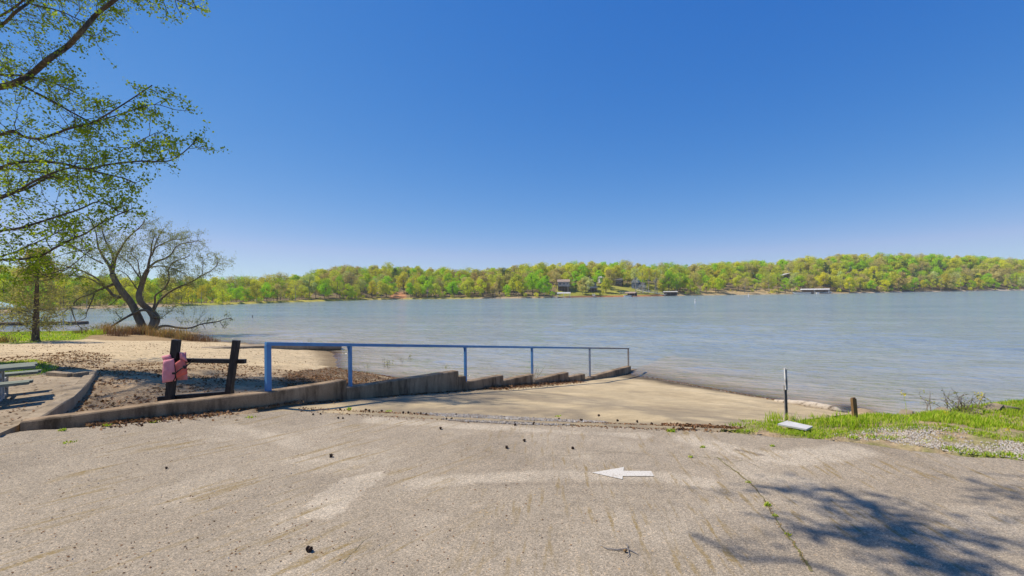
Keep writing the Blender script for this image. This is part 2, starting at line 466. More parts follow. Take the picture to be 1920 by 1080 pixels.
MAT['gumball'] = mottled('dark_sweetgum_burr', (0.022, 0.013, 0.009), (0.065, 0.038, 0.023), 40, 0.9, 120, 0.6, 0.004)
MAT['whitepaint'] = None
t = NT('worn_white_road_paint')
co = t.coord()
msk = t.math('MULTIPLY', t.ramp(t.noise(co, 55, 5, 0.8), [(0.36, 0.0), (0.46, 1.0)]), t.ramp(t.noise(co, 9, 5, 0.7), [(0.33, 0.3), (0.45, 1.0)]))
MAT['roadpaint'] = t.principled(t.mix(msk, (0.33, 0.27, 0.20), (0.60, 0.565, 0.50)), 0.85, t.bump(t.voro(co, 85), 0.4, 0.005), 0, 0.2)
MAT['crack'] = mottled('dirt_in_crack', (0.10, 0.085, 0.045), (0.20, 0.165, 0.08), 12, 0.95, 80, 0.5, 0.005, (0.20, 0.20, 0.05), 14)
MAT['dockwood'] = mottled('brown_dock_wood', (0.085, 0.055, 0.032), (0.17, 0.115, 0.07), 1.5, 0.9, 6, 0.5, 0.02, (0.04, 0.03, 0.02), 3)
MAT['greenroof'] = mottled('pale_green_metal_roof', (0.40, 0.55, 0.46), (0.50, 0.64, 0.55), 1, 0.5)
MAT['white'] = mottled('white_painted_siding', (0.62, 0.61, 0.59), (0.76, 0.75, 0.73), 1, 0.7)
MAT['greywood'] = mottled('grey_weathered_wood', (0.20, 0.17, 0.145), (0.34, 0.30, 0.26), 1, 0.9)
MAT['tanroof'] = mottled('tan_shingles', (0.28, 0.205, 0.155), (0.37, 0.28, 0.22), 1.5, 0.9)
MAT['greyroof'] = mottled('pale_grey_roofing', (0.40, 0.39, 0.37), (0.55, 0.54, 0.52), 0.8, 0.7)
MAT['darkroof'] = mottled('charcoal_shingles', (0.055, 0.055, 0.06), (0.10, 0.10, 0.105), 1.5, 0.9)
MAT['bluewall'] = mottled('blue_grey_siding', (0.15, 0.18, 0.24), (0.21, 0.25, 0.32), 1, 0.8)
MAT['tanwall'] = mottled('tan_siding', (0.40, 0.31, 0.25), (0.50, 0.40, 0.33), 1, 0.8)
MAT['darkwall'] = mottled('dark_brown_siding', (0.07, 0.055, 0.045), (0.13, 0.105, 0.085), 1, 0.8)
t = NT('dark_window_glass')
MAT['glass'] = t.principled(t.ramp(t.noise(t.coord(), 0.6, 2), [(0.3, (0.015, 0.018, 0.02)), (0.7, (0.04, 0.045, 0.05))]), 0.08, None, 0, 0.6)
TRUNKM = {'brown': mottled('far_brown_bark', (0.10, 0.075, 0.055), (0.19, 0.155, 0.12), 0.8, 0.95),
          'pale': mottled('far_pale_bark', (0.26, 0.23, 0.19), (0.42, 0.38, 0.33), 0.8, 0.95)}
FOL = {
 'bright': leafmat('bright_green_foliage', [(0.356, 0.552, 0.023), (0.434, 0.647, 0.028), (0.5, 0.718, 0.035)], 0.3, obj_var=0.25),
 'olive':  leafmat('olive_green_foliage', [(0.518, 0.545, 0.057), (0.616, 0.634, 0.068), (0.7, 0.703, 0.082)], 0.3, obj_var=0.25),
 'yellow': leafmat('yellow_green_foliage', [(0.633, 0.618, 0.037), (0.731, 0.715, 0.045), (0.795, 0.767, 0.06)], 0.3, obj_var=0.2),
 'tan':    leafmat('tan_budding_foliage', [(0.54, 0.472, 0.158), (0.629, 0.544, 0.191), (0.584, 0.526, 0.158)], 0.25, obj_var=0.2),
 'rust':   leafmat('rusty_budding_foliage', [(0.477, 0.376, 0.125), (0.541, 0.43, 0.144), (0.486, 0.418, 0.134)], 0.25, obj_var=0.15),
 'pale':   leafmat('pale_cream_green_foliage', [(0.604, 0.664, 0.237), (0.678, 0.742, 0.277), (0.575, 0.647, 0.213)], 0.3, obj_var=0.2),
 'dark':   leafmat('dark_pine_foliage', [(0.051, 0.105, 0.031), (0.085, 0.153, 0.043), (0.128, 0.204, 0.051)], 0.15, obj_var=0.2),
}

# ---------------------------------------------------------------- key lines of the place
WALL_A = [(P(20, 806.9, 0.16)), P(40, 805, 0.15), P(160, 795, 0.11), P(300, 783, 0.06)]
W0 = P(500, 763, 0.0)
WD = Vector((0.588, 0.81, -0.112))
def wall_s(px):
    k = (px - 960) / F
    return (W0.y * k - W0.x) / (0.588 - 0.81 * k)
def wall_base(px):
    if px >= 500: return W0 + WD * wall_s(px)
    xs = [20, 40, 160, 300, 500]; ps = WALL_A + [W0]
    return Vector([interp(px, xs, [p[i] for p in ps]) for i in range(3)])
def at_depth_z(px, py, Y): return D(px, py, Y).z
J = [P(540, 768, -0.02), P(700, 777, -0.04), P(1000, 791, -0.05), P(1200, 799, -0.06), P(1370, 805, -0.06)]  # asphalt/ramp joint
WS_END = 17.6

# asphalt far edge as y(x)
EDGE_PX = [(-700, 852, .2), (-300, 838, .2), (0, 817, .16), (40, 808, .15), (160, 799, .11), (300, 788, .06), (430, 777, .02), (540, 769, -.02), (640, 773, -.03), (700, 777, -.04), (860, 786, -.05), (1000, 792, -.05),
           (1200, 800, -.06), (1300, 804, -.06), (1380, 812, -.06), (1450, 818, -.05), (1540, 823, -.04), (1620, 831, -.03), (1700, 842, -.02), (1800, 852, -.01), (1920, 862, 0), (2200, 885, 0), (2800, 925, 0)]
EDGE = [P(a, b, c) for a, b, c in EDGE_PX]
EX = [p.x for p in EDGE]; EY = [p.y for p in EDGE]; EZ = [p.z for p in EDGE]
def asph_edge(x): return np.interp(x, EX, EY)
def asph_z(x, y):
    ez = np.interp(x, EX, EZ); ey = asph_edge(x)
    return ez * sstep(0.45, 1.0, np.clip(y / ey, 0, 1.4))

# ramp: ruled patch from the joint down under the water
_ln = Vector((-.81, .588, 0)) * .10
RAMP_L0 = W0 + WD * -0.30 + _ln
RAMP_L1 = W0 + WD * 24.0 + _ln
RAMP_R0 = P(1372, 805.5, -0.06)
_rr = P(1600, 776, WATER)
RAMP_R1 = RAMP_R0 + (_rr - RAMP_R0) * 1.45
def ramp_pt(u, v):
    # u 0..1 across (wall side to right side), v 0..1 down the slope
    a = RAMP_L0.lerp(RAMP_L1, v); b = RAMP_R0.lerp(RAMP_R1, v)
    # near edge follows the joint line
    p = a.lerp(b, u)
    return p
RAMP_POLY = [RAMP_L0, RAMP_L1, RAMP_R1, RAMP_R0]
def ramp_sag(u, v):      # the slab lies lower than a straight fall along the wall
    return np.interp(v * 24.3 - .3, [0, 3, 7, 9, 12.7, 15, 17.5, 24], [.02, .05, .13, .155, .225, .18, .085, .08]) * np.clip(1 - u, 0, 1) ** 1.5
def bilinear_z(x, y):
    # Newton inverse of the ruled patch, arrays
    u = np.full(x.shape, 0.5); v = np.full(x.shape, 0.4)
    A, B, Cc, Dd = [np.array(p) for p in (RAMP_L0, RAMP_R0, RAMP_L1, RAMP_R1)]
    for _ in range(12):
        p = [(1 - u) * (1 - v) * A[i] + u * (1 - v) * B[i] + (1 - u) * v * Cc[i] + u * v * Dd[i] for i in range(2)]
        du = [(1 - v) * (B[i] - A[i]) + v * (Dd[i] - Cc[i]) for i in range(2)]
        dv = [(1 - u) * (Cc[i] - A[i]) + u * (Dd[i] - B[i]) for i in range(2)]
        rx, ry = x - p[0], y - p[1]
        det = du[0] * dv[1] - du[1] * dv[0]
        det = np.where(np.abs(det) < 1e-6, 1e-6, det)
        u = np.clip(u + (rx * dv[1] - ry * dv[0]) / det, -0.5, 1.5); v = np.clip(v + (du[0] * ry - du[1] * rx) / det, -0.3, 1.5)
    return (1 - u) * (1 - v) * A[2] + u * (1 - v) * B[2] + (1 - u) * v * Cc[2] + u * v * Dd[2] - ramp_sag(u, v)

# natural ground: thin plate through known points
ctrl = []
def cp(px, py, z): ctrl.append(tuple(P(px, py, z)))
for q in [(180, 690, -.08), (160, 765, 0.0), (320, 757, .05), (440, 745, .02), (250, 720, -.02), (400, 715, -.25), (560, 700, -.62), (610, 688, -.95), (400, 680, -.55), (440, 660, -.95),
          (120, 683, -.02), (60, 672, -.08), (0, 665, -.10), (250, 652, -.5), (100, 650, -.62), (330, 642, -1.25), (200, 633, -1.45), (270, 624, -1.6), (70, 640, -.95), (0, 640, -.85), (-150, 650, -.6),
          (150, 622, WATER), (0, 627, WATER), (-120, 630, WATER), (-300, 636, WATER), (385, 638, WATER), (500, 647.5, WATER + .03), (600, 655, WATER), (640, 692, WATER), (700, 703, WATER), (780, 712, WATER), (860, 722, WATER),
          (570, 728, -.2), (640, 722, -.5), (720, 722, -1.2), (800, 725, -1.6),
          (0, 720, .14), (100, 712, .1), (0, 800, .12), (-200, 700, .1),
          (1460, 800, -.06), (1440, 790, -.10), (1500, 793, -.12), (1600, 790, -.20), (1700, 783, -.24), (1760, 776, -.26), (1800, 772, -.28), (1900, 767, -.32), (2050, 765, -.35), (1700, 826, -.02), (1800, 835, 0), (1920, 845, 0), (1600, 815, -.03), (1920, 800, -.12), (2100, 840, 0)]:
    cp(*q)
for s in (1.5, 4, 6, 8, 11):                      # just behind the wall
    b = W0 + WD * s
    ctrl.append((b.x - .5, b.y + .4, b.z + (0.02 if s < 4 else -.15)))
b = wall_base(300); ctrl.append((b.x - .2, b.y + .4, .06)); b = wall_base(160); ctrl.append((b.x, b.y + .4, .05))
for px in (1560, 1600, 1650, 1700, 1760, 1820, 1900, 2050):    # bank falls to the water behind the grass crest
    zc = interp(px, [1440, 1700, 1900], [-.1, -.24, -.32]); yc = interp(px, [1440, 1600, 1700, 1760, 1800, 1900, 2050], [790, 783, 781, 774, 770, 764, 762])
    c = P(px, yc, zc)
    k = interp(px, [1560, 1700], [0.5, 1.0])
    ctrl.append((c.x + .55, c.y + 0.8, lerp(WATER, zc, 0.40))); ctrl.append((c.x + 1.4, c.y + 2.0, WATER - .1)); ctrl.append((c.x + 3, c.y + 5, -2.6))
for x, y, z in [(8.5, 6.5, -.03), (9, 7, -.08), (10, 6.5, -.05), (11, 7, -.1), (12, 7, -.12), (10, 7.7, -.22), (12, 8, -.32), (14, 7, -.2), (7.6, 7.4, -.18), (14, 5.5, 0), (11, 5, 0), (13, 11.5, -2.1), (16, 10, -2.1), (20, 10, -2.3), (14, 14, -2.6), (11.5, 13, -2.4), (12.5, 9.6, -1.2), (25, 14, -2.6), (30, 10, -2.2), (-5, 30, -2.6), (-15, 45, -2.7), (0, 24, -2.6), (0, 40, -3.2), (10, 30, -3.4), (20, 20, -3), (25, 45, -3.5), (-30, 70, -3.2), (0, 80, -3.8), (-60, 75, -2.9), (-90, 60, -2.4), (40, 10, -2.2), (40, 80, -4),
                (-30, 20, .2), (-45, 25, .1), (-45, 5, .6), (-20, 0, .2), (-20, -20, .3), (0, -10, -.1), (0, -30, 0), (20, -10, 0), (30, 0, .0), (35, -25, .1), (0, 3, -.1), (6, 3, -.1), (-6, 3, -.1), (-50, -30, .6), (-70, 30, 0.0), (9, 0, -.06), (-100, 20, .6), (-12, 4, .1), (45, 4, -.4), (60, 40, -3.5)]:
    ctrl.append((x, y, z))
_nr = Vector((RAMP_R1.y - RAMP_R0.y, RAMP_R0.x - RAMP_R1.x, 0)).normalized()
for k in (.08, .22, .38, .54, .70, .85):          # soil comes up to the right edge of the ramp
    q = RAMP_R0.lerp(RAMP_R1, k) + _nr * .22
    ctrl.append((q.x, q.y, q.z + .03))
ctrl = np.array(ctrl)
def _tps(r):
    with np.errstate(divide='ignore', invalid='ignore'):
        k = r * r * np.log(r)
    return np.nan_to_num(k)
_n = len(ctrl)
_K = _tps(np.hypot(ctrl[:, None, 0] - ctrl[None, :, 0], ctrl[:, None, 1] - ctrl[None, :, 1])) + np.eye(_n) * 0.02
_Pm = np.c_[np.ones(_n), ctrl[:, :2]]
_A = np.block([[_K, _Pm], [_Pm.T, np.zeros((3, 3))]])
_sol = np.linalg.solve(_A, np.r_[ctrl[:, 2], 0, 0, 0])
def natz(x, y):
    x = np.asarray(x, float); y = np.asarray(y, float)
    xc = np.clip(x, -100, 60); yc = np.clip(y, -30, 80)
    out = _sol[_n] + _sol[_n + 1] * xc + _sol[_n + 2] * yc
    for i in range(_n):
        out = out + _sol[i] * _tps(np.hypot(xc - ctrl[i, 0], yc - ctrl[i, 1]))
    return np.clip(out, -4.5, 1.2)
def gz(x, y): return float(natz(np.array([x]), np.array([y]))[0])

# ---------------------------------------------------------------- ground sheet
GX = np.unique(np.concatenate([np.linspace(-1500, -110, 8), np.linspace(-100, -36, 50), np.arange(-36, -16, .28), np.arange(-16, 16, .11), np.arange(16, 60, 1.2), np.linspace(62, 1500, 8)]))
GY = np.unique(np.concatenate([np.linspace(-1500, -35, 8), np.arange(-30, 3, 1.5), np.arange(3, 24, .11), np.arange(24, 60, .4), np.arange(60, 82, 2), [90, 110]]))
X, Y = np.meshgrid(GX, GY)
Z = natz(X, Y)
rough = (fbm(X, Y, 1.3, 1) - .5) * 0.10 + (fbm(X, Y, 5, 4, 2) - .5) * 0.035
near_ramp = inpoly(X, Y, RAMP_POLY)
walk_poly = [P(-900, 900, .2), P(-300, 850, .2), P(0, 812, .2), P(34, 797, .2), P(58, 776, .2), P(86, 761, .2), P(119, 740, .2), P(144, 718, .2), P(152, 708, .18), P(94, 703, .16), P(40, 707, .16), P(-200, 720, .16), P(-900, 760, .16)]
in_as = (Y < asph_edge(X) + 0.05)
in_walk = inpoly(X, Y, walk_poly)
Zn = Z + rough
Zn = np.where(in_walk, np.minimum(Zn, 0.02), Zn)
Zn = np.where(near_ramp, np.minimum(Zn, bilinear_z(X, Y) - 0.20), Zn)
Zn = np.where(in_as, np.minimum(Zn, asph_z(X, Y) - 0.12), Zn)
Zn = np.where((np.abs(X) > 100) & (Y > 30), -4.5, Zn)
# colour zones
def blend(c, col, m): return c * (1 - m[..., None]) + np.array(col) * m[..., None]
nz = fbm(X, Y, 0.9, 7); nz2 = fbm(X, Y, 2.6, 9)
tint = np.zeros(X.shape + (3,)) + np.array((0.44, 0.325, 0.20))
sand_bright = sstep(11, 17, Y + (nz - .5) * 6) * (X < 3)
tint = blend(tint, (0.60, 0.465, 0.28), sand_bright)
pit = inpoly(X, Y, [P(60, 800, 0), P(120, 760, 0), P(183, 690, -.1), P(240, 678, -.3), P(330, 680, -.4), P(480, 690, -.6), P(600, 695, -.9), P(860, 715, -1.7), P(880, 730, -1.2), P(500, 770, 0)])
litter = np.where(pit, 0.10 + 0.60 * sstep(.45, .62, nz2), 0) * (1 - 0.5 * sstep(-4.6, -2, X))
lit2 = inpoly(X, Y, [P(0, 690, 0), P(0, 668, -.1), P(140, 662, -.3), P(200, 672, -.3), P(180, 692, -.1), P(90, 700, 0)])
litter = np.maximum(litter, np.where(lit2, sstep(.4, .6, nz) * .9, 0))
litter = np.maximum(litter, 0.22 * sstep(.5, .7, nz2) * (X < 0))
tint = blend(tint, (0.30, 0.215, 0.13), np.where(pit, .55, 0) * sstep(.35, .6, nz))
darkm = sstep(-7.5, -3.5, X) * (Y > 10) * (Y < 22) * (X < 2) * sstep(.36, .56, nz)
tint = blend(tint, (0.15, 0.11, 0.065), .7 * darkm)
shore2 = inpoly(X, Y, [P(*a) for a in [(530, 700, -.5), (615, 688, -.95), (650, 694, -1.9), (870, 722, -1.95), (880, 740, -1.3), (600, 730, -.3), (530, 730, 0)]])
tint = blend(tint, (0.145, 0.10, 0.06), np.where(shore2, .8, 0) * sstep(.25, .5, nz))
litter = np.maximum(litter, np.where(shore2, .8, 0))
gl1 = inpoly(X, Y, [P(-400, 640, -.8), P(-300, 632, -1.7), P(0, 624, -1.85), P(150, 622, -1.85), P(190, 628, -1.7), P(150, 636, -1.1), P(60, 642, -.9), P(0, 645, -.8), P(-300, 655, -.6)])
tint = blend(tint, (0.21, 0.27, 0.035), np.where(gl1, 1.0, 0) * sstep(.2, .45, nz))
gl2 = inpoly(X, Y, [P(-200, 700, 0), P(0, 683, -.05), P(60, 679, -.1), P(110, 688, 0), P(90, 698, .05), P(0, 725, .1), P(-200, 740, .1)])
tint = blend(tint, (0.17, 0.20, 0.04), np.where(gl2, .8, 0) * sstep(.35, .55, nz2))
dry = inpoly(X, Y, [P(150, 634, -1.3), P(180, 624, -1.8), P(260, 620, -1.7), P(390, 637, -1.8), P(390, 642, -1.6), P(300, 636, -1.4), P(200, 637, -1.2)])
tint = blend(tint, (0.30, 0.20, 0.10), np.where(dry, .85, 0))
grassR = (X > 2.5) & (Y > 4) & (~near_ramp)
tint = blend(tint, (0.20, 0.235, 0.05), np.where(grassR, .75, 0) * sstep(.38, .6, nz2))
wet = sstep(WATER + .28, WATER + .03, Zn) * (Y > 8)
tint = blend(tint, (0.125, 0.085, 0.045), wet * .75)
deep = sstep(WATER - .15, WATER - .9, Zn)
tint = blend(tint, (0.07, 0.06, 0.04), deep)
far_l = (Y < -5) | (X < -40)
tint = blend(tint, (0.14, 0.15, 0.05), np.where(far_l & (Zn > WATER), .7, 0))
ground = grid_mesh('ground', X, Y, Zn, MAT['ground'], {'tint': tint, 'litter': litter * (1 - deep)})
tag(ground, kind='structure')
def ground_z(x, y):
    return gz(x, y)

# lake bed far out, below everything
mb = MB()
mb.add([(-4000, -4000, -5.2), (4000, -4000, -5.2), (4000, 4000, -5.2), (-4000, 4000, -5.2)], [(0, 1, 2, 3)])
tag(mb.build('lake_bed', MAT['ground']), kind='structure')

# ---------------------------------------------------------------- asphalt parking lot
ax = np.unique(np.concatenate([np.linspace(-40, -10.5, 24), np.arange(-10.4, 10.4, .05), np.linspace(10.5, 45, 24)]))
ay = np.unique(np.concatenate([np.linspace(-40, 1.8, 14), np.linspace(2.0, 12, 5)]))
tv = np.unique(np.concatenate([np.linspace(-4.5, 0.25, 14), np.linspace(0.26, 1, 130)]))
AX = np.tile(ax, (len(tv), 1))
ey = asph_edge(AX) + (fbm(AX, AX * 0 + 3.3, 2.2, 2) - .5) * 0.18 + (fbm(AX, AX * 0 + 1.3, 9, 2, 2) - .5) * 0.07
AY = tv[:, None] * ey
AZ = asph_z(AX, AY) + (fbm(AX, AY, .45, 11, 3) - .5) * 0.03 * sstep(.2, .5, AY / ey)
AZ[-1] -= 0.05
pale = np.zeros(AX.shape)
n1 = fbm(AX, AY, 1.2, 3); n2 = fbm(AX, AY, 5, 6)
def band(px_pts, wid, amt, soft=.6):
    pl = [P(a, b) for a, b in px_pts]
    d = segdist(AX, AY, pl) + (n1 - .5) * wid * 1.2 + (n2 - .5) * wid * .5
    return amt * sstep(wid, wid * (1 - soft), d)
pale = np.maximum(pale, band([(780, 905), (900, 893), (1000, 888), (1120, 888), (1240, 888), (1320, 900)], .17, .45))
pale = np.maximum(pale, band([(1290, 815), (1370, 838), (1420, 850), (1500, 852), (1600, 838)], .26, .55))
pale = np.maximum(pale, band([(1420, 860), (1390, 880), (1500, 900)], .30, .35))
pale = np.maximum(pale, band([(540, 858), (620, 862), (690, 862)], .13, .5))
pale = np.maximum(pale, band([(420, 800), (520, 815), (560, 832)], .22, .35))
pale = np.maximum(pale, band([(700, 783), (860, 793), (1000, 801), (1200, 808)], .18, .5))
pale = np.maximum(pale, .22 * sstep(.56, .72, n1))
poly = [P(a, b) for a, b in [(565, 968), (572, 945), (612, 915), (640, 896), (690, 886), (722, 880), (716, 896), (680, 920), (655, 948), (615, 975)]]
pd = (n2 - .5) * .05
pale = np.maximum(pale, np.where(inpoly(AX + pd, AY + pd, poly), .62, 0))
dark = np.maximum(band([(1210, 780), (1345, 838), (1420, 846)], .05, .6) * 0, band([(1380, 836), (1425, 846)], .05, .75))
dark = np.maximum(dark, band([(900, 905), (1100, 905), (1230, 907)], .05, .25))
dark = np.maximum(dark, .22 * sstep(.60, .75, fbm(AX, AY, .8, 21)))
dark = np.maximum(dark, band([(1100, 838), (1290, 850), (1380, 856)], .02, .5))
park = grid_mesh('parking_lot', AX, AY, AZ, MAT['asphalt'], {'pale': pale, 'dark': dark})
tag(park, kind='structure')
def az(x, y):
    return float(asph_z(np.array([x]), np.array([y]))[0] + (fbm(np.array([x]), np.array([y]), .45, 11, 3)[0] - .5) * 0.03)
def on_lot(px, py):
    p = P(px, py, 0)
    for _ in range(3): p = P(px, py, az(p.x, p.y))
    return p

# ---------------------------------------------------------------- boat ramp
nu, nv = 170, 230
U, V = np.meshgrid(np.linspace(0, 1, nu), np.linspace(0, 1, nv))
jx = [(p - RAMP_L0).length for p in J]
A_, B_, C_, D_ = [np.array(p) for p in (RAMP_L0, RAMP_R0, RAMP_L1, RAMP_R1)]
RX, RY, RZ = [(1 - U) * (1 - V) * A_[i] + U * (1 - V) * B_[i] + (1 - U) * V * C_[i] + U * V * D_[i] for i in range(3)]
RZ = RZ + 0.012 - ramp_sag(U, V)
RZ = RZ + (fbm(RX, RY, .8, 31, 3) - .5) * .03 * sstep(0, .1, V)
# near edge tucks against the asphalt
w = (1 - sstep(0, .10, V))
dy = np.interp(RX, EX, EY) - RY
RY = RY + np.where(V < .10, w * sstep(0.0, .15, U) * (dy - 0.16), 0)
RY = RY
w = 1 - sstep(0, .05, V)
RZ = RZ * (1 - w) + w * (np.interp(RX, EX, EZ) - .045)
dark_stripe = [P(960, 730, -.8), P(1060, 738, -.75), P(1150, 755, -.6), P(1240, 775, -.45), P(1340, 797, -.15)]  # soft dark curved stripe laid across the slab
sd = segdist(RX, RY, dark_stripe) + (fbm(RX, RY, 1.2, 14) - .5) * .35
stain_and_stripe = sstep(.36, .05, sd) * .8
stain_and_stripe = np.maximum(stain_and_stripe, .45 * sstep(.55, .75, fbm(RX, RY, .7, 17)))
stain_and_stripe = np.maximum(stain_and_stripe, .85 * sstep(.22, .60, fbm(RX, RY, .9, 47)) * sstep(.50, .12, V))
stain_and_stripe = np.maximum(stain_and_stripe, .7 * sstep(.055, .012, V + (fbm(RX, RY, 2.2, 5) - .5) * .03))
stain_and_stripe = np.maximum(stain_and_stripe, sstep(.025, .0, np.abs(V - .36) * 14) * 0)
wetr = sstep(WATER + .16, WATER + .02, RZ + (fbm(RX, RY, 1.5, 8) - .5) * .12)
ramp = grid_mesh('boat_ramp', RX, RY, RZ, MAT['ramp'], {'stain_and_stripe': stain_and_stripe, 'wet': wetr})
tag(ramp, kind='structure')
def rampz(x, y): return float(bilinear_z(np.array([x]), np.array([y]))[0]) + .012

# paved walk on the left
mb = MB()
wp = [Vector((p.x, p.y, p.z)) for p in walk_poly]
n = len(wp)
mb.add(wp + [p - Vector((0, 0, .4)) for p in wp], [tuple(range(n))] + [(i, (i + 1) % n, (i + 1) % n + n, i + n)[::-1] for i in range(n)])
walk = mb.build('paved_walk', MAT['pathc'])
tag(walk, kind='structure')

# ---------------------------------------------------------------- lake
wx = np.unique(np.concatenate([np.linspace(-1500, -260, 10), np.linspace(-250, -60, 40), np.arange(-60, -20, 1), np.arange(-20, 30, .2), np.arange(30, 80, 1), np.linspace(82, 1800, 40)]))
wy = np.unique(np.concatenate([np.arange(5, 40, .2), np.arange(40, 70, .6), np.linspace(70, 1500, 90)]))
X2, Y2 = np.meshgrid(wx, wy)
depth = WATER - natz(X2, Y2)
inr = inpoly(X2, Y2, RAMP_POLY)
depth = np.where(inr, np.minimum(depth, WATER - bilinear_z(X2, Y2)), depth)
depth = np.where((Y2 > 80) | (np.abs(X2) > 60), 3, depth)
nn = fbm(X2, Y2, .5, 40)
depth = np.maximum(depth + (nn - .5) * .1, 0)
shallow = np.exp(-depth / 1.0)
clear = .9 * np.exp(-depth / .11)
fade = np.exp(-((Y2 - 12) / 30) ** 2)
_a = R(18)
XR = X2 * math.cos(_a) - Y2 * math.sin(_a); YR = X2 * math.sin(_a) + Y2 * math.cos(_a)
wob_ = fbm(X2, Y2, .12, 71, 3) * 2.2
chop = (fbm(XR * .30, YR * .95 + wob_, 1.0, 61, 2) - .5) * .17 + (fbm(XR * .8, YR * 2.1 + wob_, 1.0, 64, 2) - .5) * .055
amp = np.clip(depth / .7, .06, 1) * sstep(75, 35, Y2) * sstep(75, 30, np.abs(X2)) * (.55 + .9 * sstep(.35, .65, fbm(X2, Y2, .05, 81, 3)))
mb_w = grid_mesh('lake_water', X2, Y2, WATER + chop * amp, MAT['water'], {'shallow': shallow, 'clear': clear})
tag(mb_w, kind='structure')

# ---------------------------------------------------------------- far shore
SH = [(-700, 622), (-350, 608), (-200, 600), (0, 588), (100, 581), (240, 577), (340, 574), (430, 571), (540, 567), (700, 562), (860, 560.3), (1000, 559), (1180, 556.3), (1300, 554), (1480, 551.5), (1600, 549.8), (1750, 547), (1920, 544.3), (2150, 541), (2500, 536)]
TOP = [(-700, 470), (-200, 480), (0, 498), (90, 508), (160, 518), (300, 519), (430, 521), (500, 518), (560, 514), (600, 504), (640, 499), (740, 497), (800, 502), (850, 505), (900, 505), (960, 500), (1040, 493), (1150, 491), (1220, 493), (1270, 497), (1330, 493), (1400, 489), (1450, 490), (1480, 485), (1560, 478), (1660, 475), (1780, 479), (1920, 486), (2200, 486), (2500, 480)]
def shore_dist(px):
    py = interp(px, [a for a, b in SH], [b for a, b in SH])
    return (CAMZ - WATER) * F / max(6.2, py - hz(px))
def top_z(px, dist):
    return CAMZ + (hz(px) - interp(px, [a for a, b in TOP], [b for a, b in TOP])) / F * dist
TREE_H = 12.0
def hill(px):
    d = shore_dist(px) + 55
    return max(-0.8, top_z(px, d) - TREE_H * 1.02)
def far_z(px, s):
    if s < 0: return WATER + s * 0.12
    k = max(0.0, min(1.0, (s - 4) / 62)); k = k * k * (3 - 2 * k) * .55 + k * .45
    return WATER + .75 * min(1, s / 2.5) + (hill(px) - WATER - .75) * k
def far_pt(px, s, dz=0.0):
    d = shore_dist(px) + s
    v = ray(px, 540); v.z = 0
    v = v / v.y
    return Vector((v.x * d, d, far_z(px, s) + dz))
fp = np.arange(-700, 2520, 6.0)
fs = np.array([-25, -8, -2, 0, 1, 2.5, 4, 7, 11, 16, 22, 30, 40, 52, 66, 90, 140, 300, 900.])
FX = np.zeros((len(fs), len(fp))); FY = FX.copy(); FZ = FX.copy(); ft = np.zeros(FX.shape + (3,))
for j, px in enumerate(fp):
    wob = (mnoise.noise(Vector((px * .02, 3.1, 0))) * 3 + mnoise.noise(Vector((px * .09, 1.1, 0))) * 1.2)
    for i, s in enumerate(fs):
        p = far_pt(px, s + (wob if s < 12 else 0) * .5)
        if s > 100: p.z -= (s - 100) * .012
        FX[i, j], FY[i, j] = p.x, p.y
        FZ[i, j] = p.z if s <= 0 else max(p.z, WATER + .02) + (mnoise.noise(Vector((px * .05, s * .1, 5))) * .4 if s > 4 else 0)
        c = (0.19, 0.145, 0.08)
        if s < 4: c = (0.36, 0.27, 0.16)
        if 420 < px < 690 and s < 6: c = (0.42, 0.36, 0.07)
        if 330 < px <= 420 and s < 6: c = (0.34, 0.33, 0.06)
        if 690 < px < 900 and s < 5: c = (0.36, 0.31, 0.09)
        if 732 < px < 762 and 2 < s < 26: c = (0.45, 0.22, 0.11)
        if 1040 < px < 1262 and s >= 7 and s < 45: c = (0.25, 0.25, 0.045) if (px < 1140 or px > 1180) else (0.30, 0.29, 0.06)
        if 1060 < px < 1262 and s < 7: c = (0.36, 0.165, 0.07) if px > 1130 else (0.20, 0.11, 0.06)
        if 1270 < px < 1500 and s < 22: c = (0.40, 0.30, 0.16)
        if px > 1600 and s < 4: c = (0.42, 0.33, 0.24)
        if px > 1820 and s < 7: c = (0.44, 0.36, 0.28)
        ft[i, j] = c
far = grid_mesh('far_shore', FX, FY, FZ, MAT['farground'], {'tint': ft})
tag(far, kind='structure')
# ---------------------------------------------------------------- stepped concrete wall beside the ramp
# top edge of the wall as seen: (px, py of the top edge)
def wall_seg(mb, pts, thick=0.24, below=0.55):
    """pts: list of (x, y, ztop, zbase); the wall body goes back from this front face"""
    n = len(pts)
    vs = []
    for i, (x, y, zt, zb) in enumerate(pts):
        a = Vector(pts[max(0, i - 1)][:2]); b = Vector(pts[min(n - 1, i + 1)][:2])
        d = (b - a).normalized(); nn = Vector((-d.y, d.x))
        vs += [(x, y, zb - below), (x, y, zt - .018), (x + nn.x * .018, y + nn.y * .018, zt),
               (x + nn.x * (thick - .018), y + nn.y * (thick - .018), zt), (x + nn.x * thick, y + nn.y * thick, zt - .018), (x + nn.x * thick, y + nn.y * thick, zb - below)]
    fs = []
    for i in range(n - 1):
        for k in range(5):
            fs.append((i * 6 + k, i * 6 + 6 + k, i * 6 + 7 + k, i * 6 + k + 1))
    fs.append(tuple(range(6))); fs.append(tuple((n - 1) * 6 + k for k in range(5, -1, -1)))
    mb.add(vs, [f[::-1] for f in fs])
def jit(p, a=.006):
    return a * mnoise.noise(Vector((p.x * 3, p.y * 3, 2.2)))
def wall_run(mb, x0, y0, x1, y1, step=22):
    n = max(2, int((x1 - x0) / step) + 1)
    pts = []
    for i in range(n):
        px = lerp(x0, x1, i / (n - 1)); py = lerp(y0, y1, i / (n - 1))
        b = wall_base(px)
        zt = D(px, py, b.y).z + jit(b)
        pts.append((b.x, b.y, zt, b.z))
    wall_seg(mb, pts)
    return pts
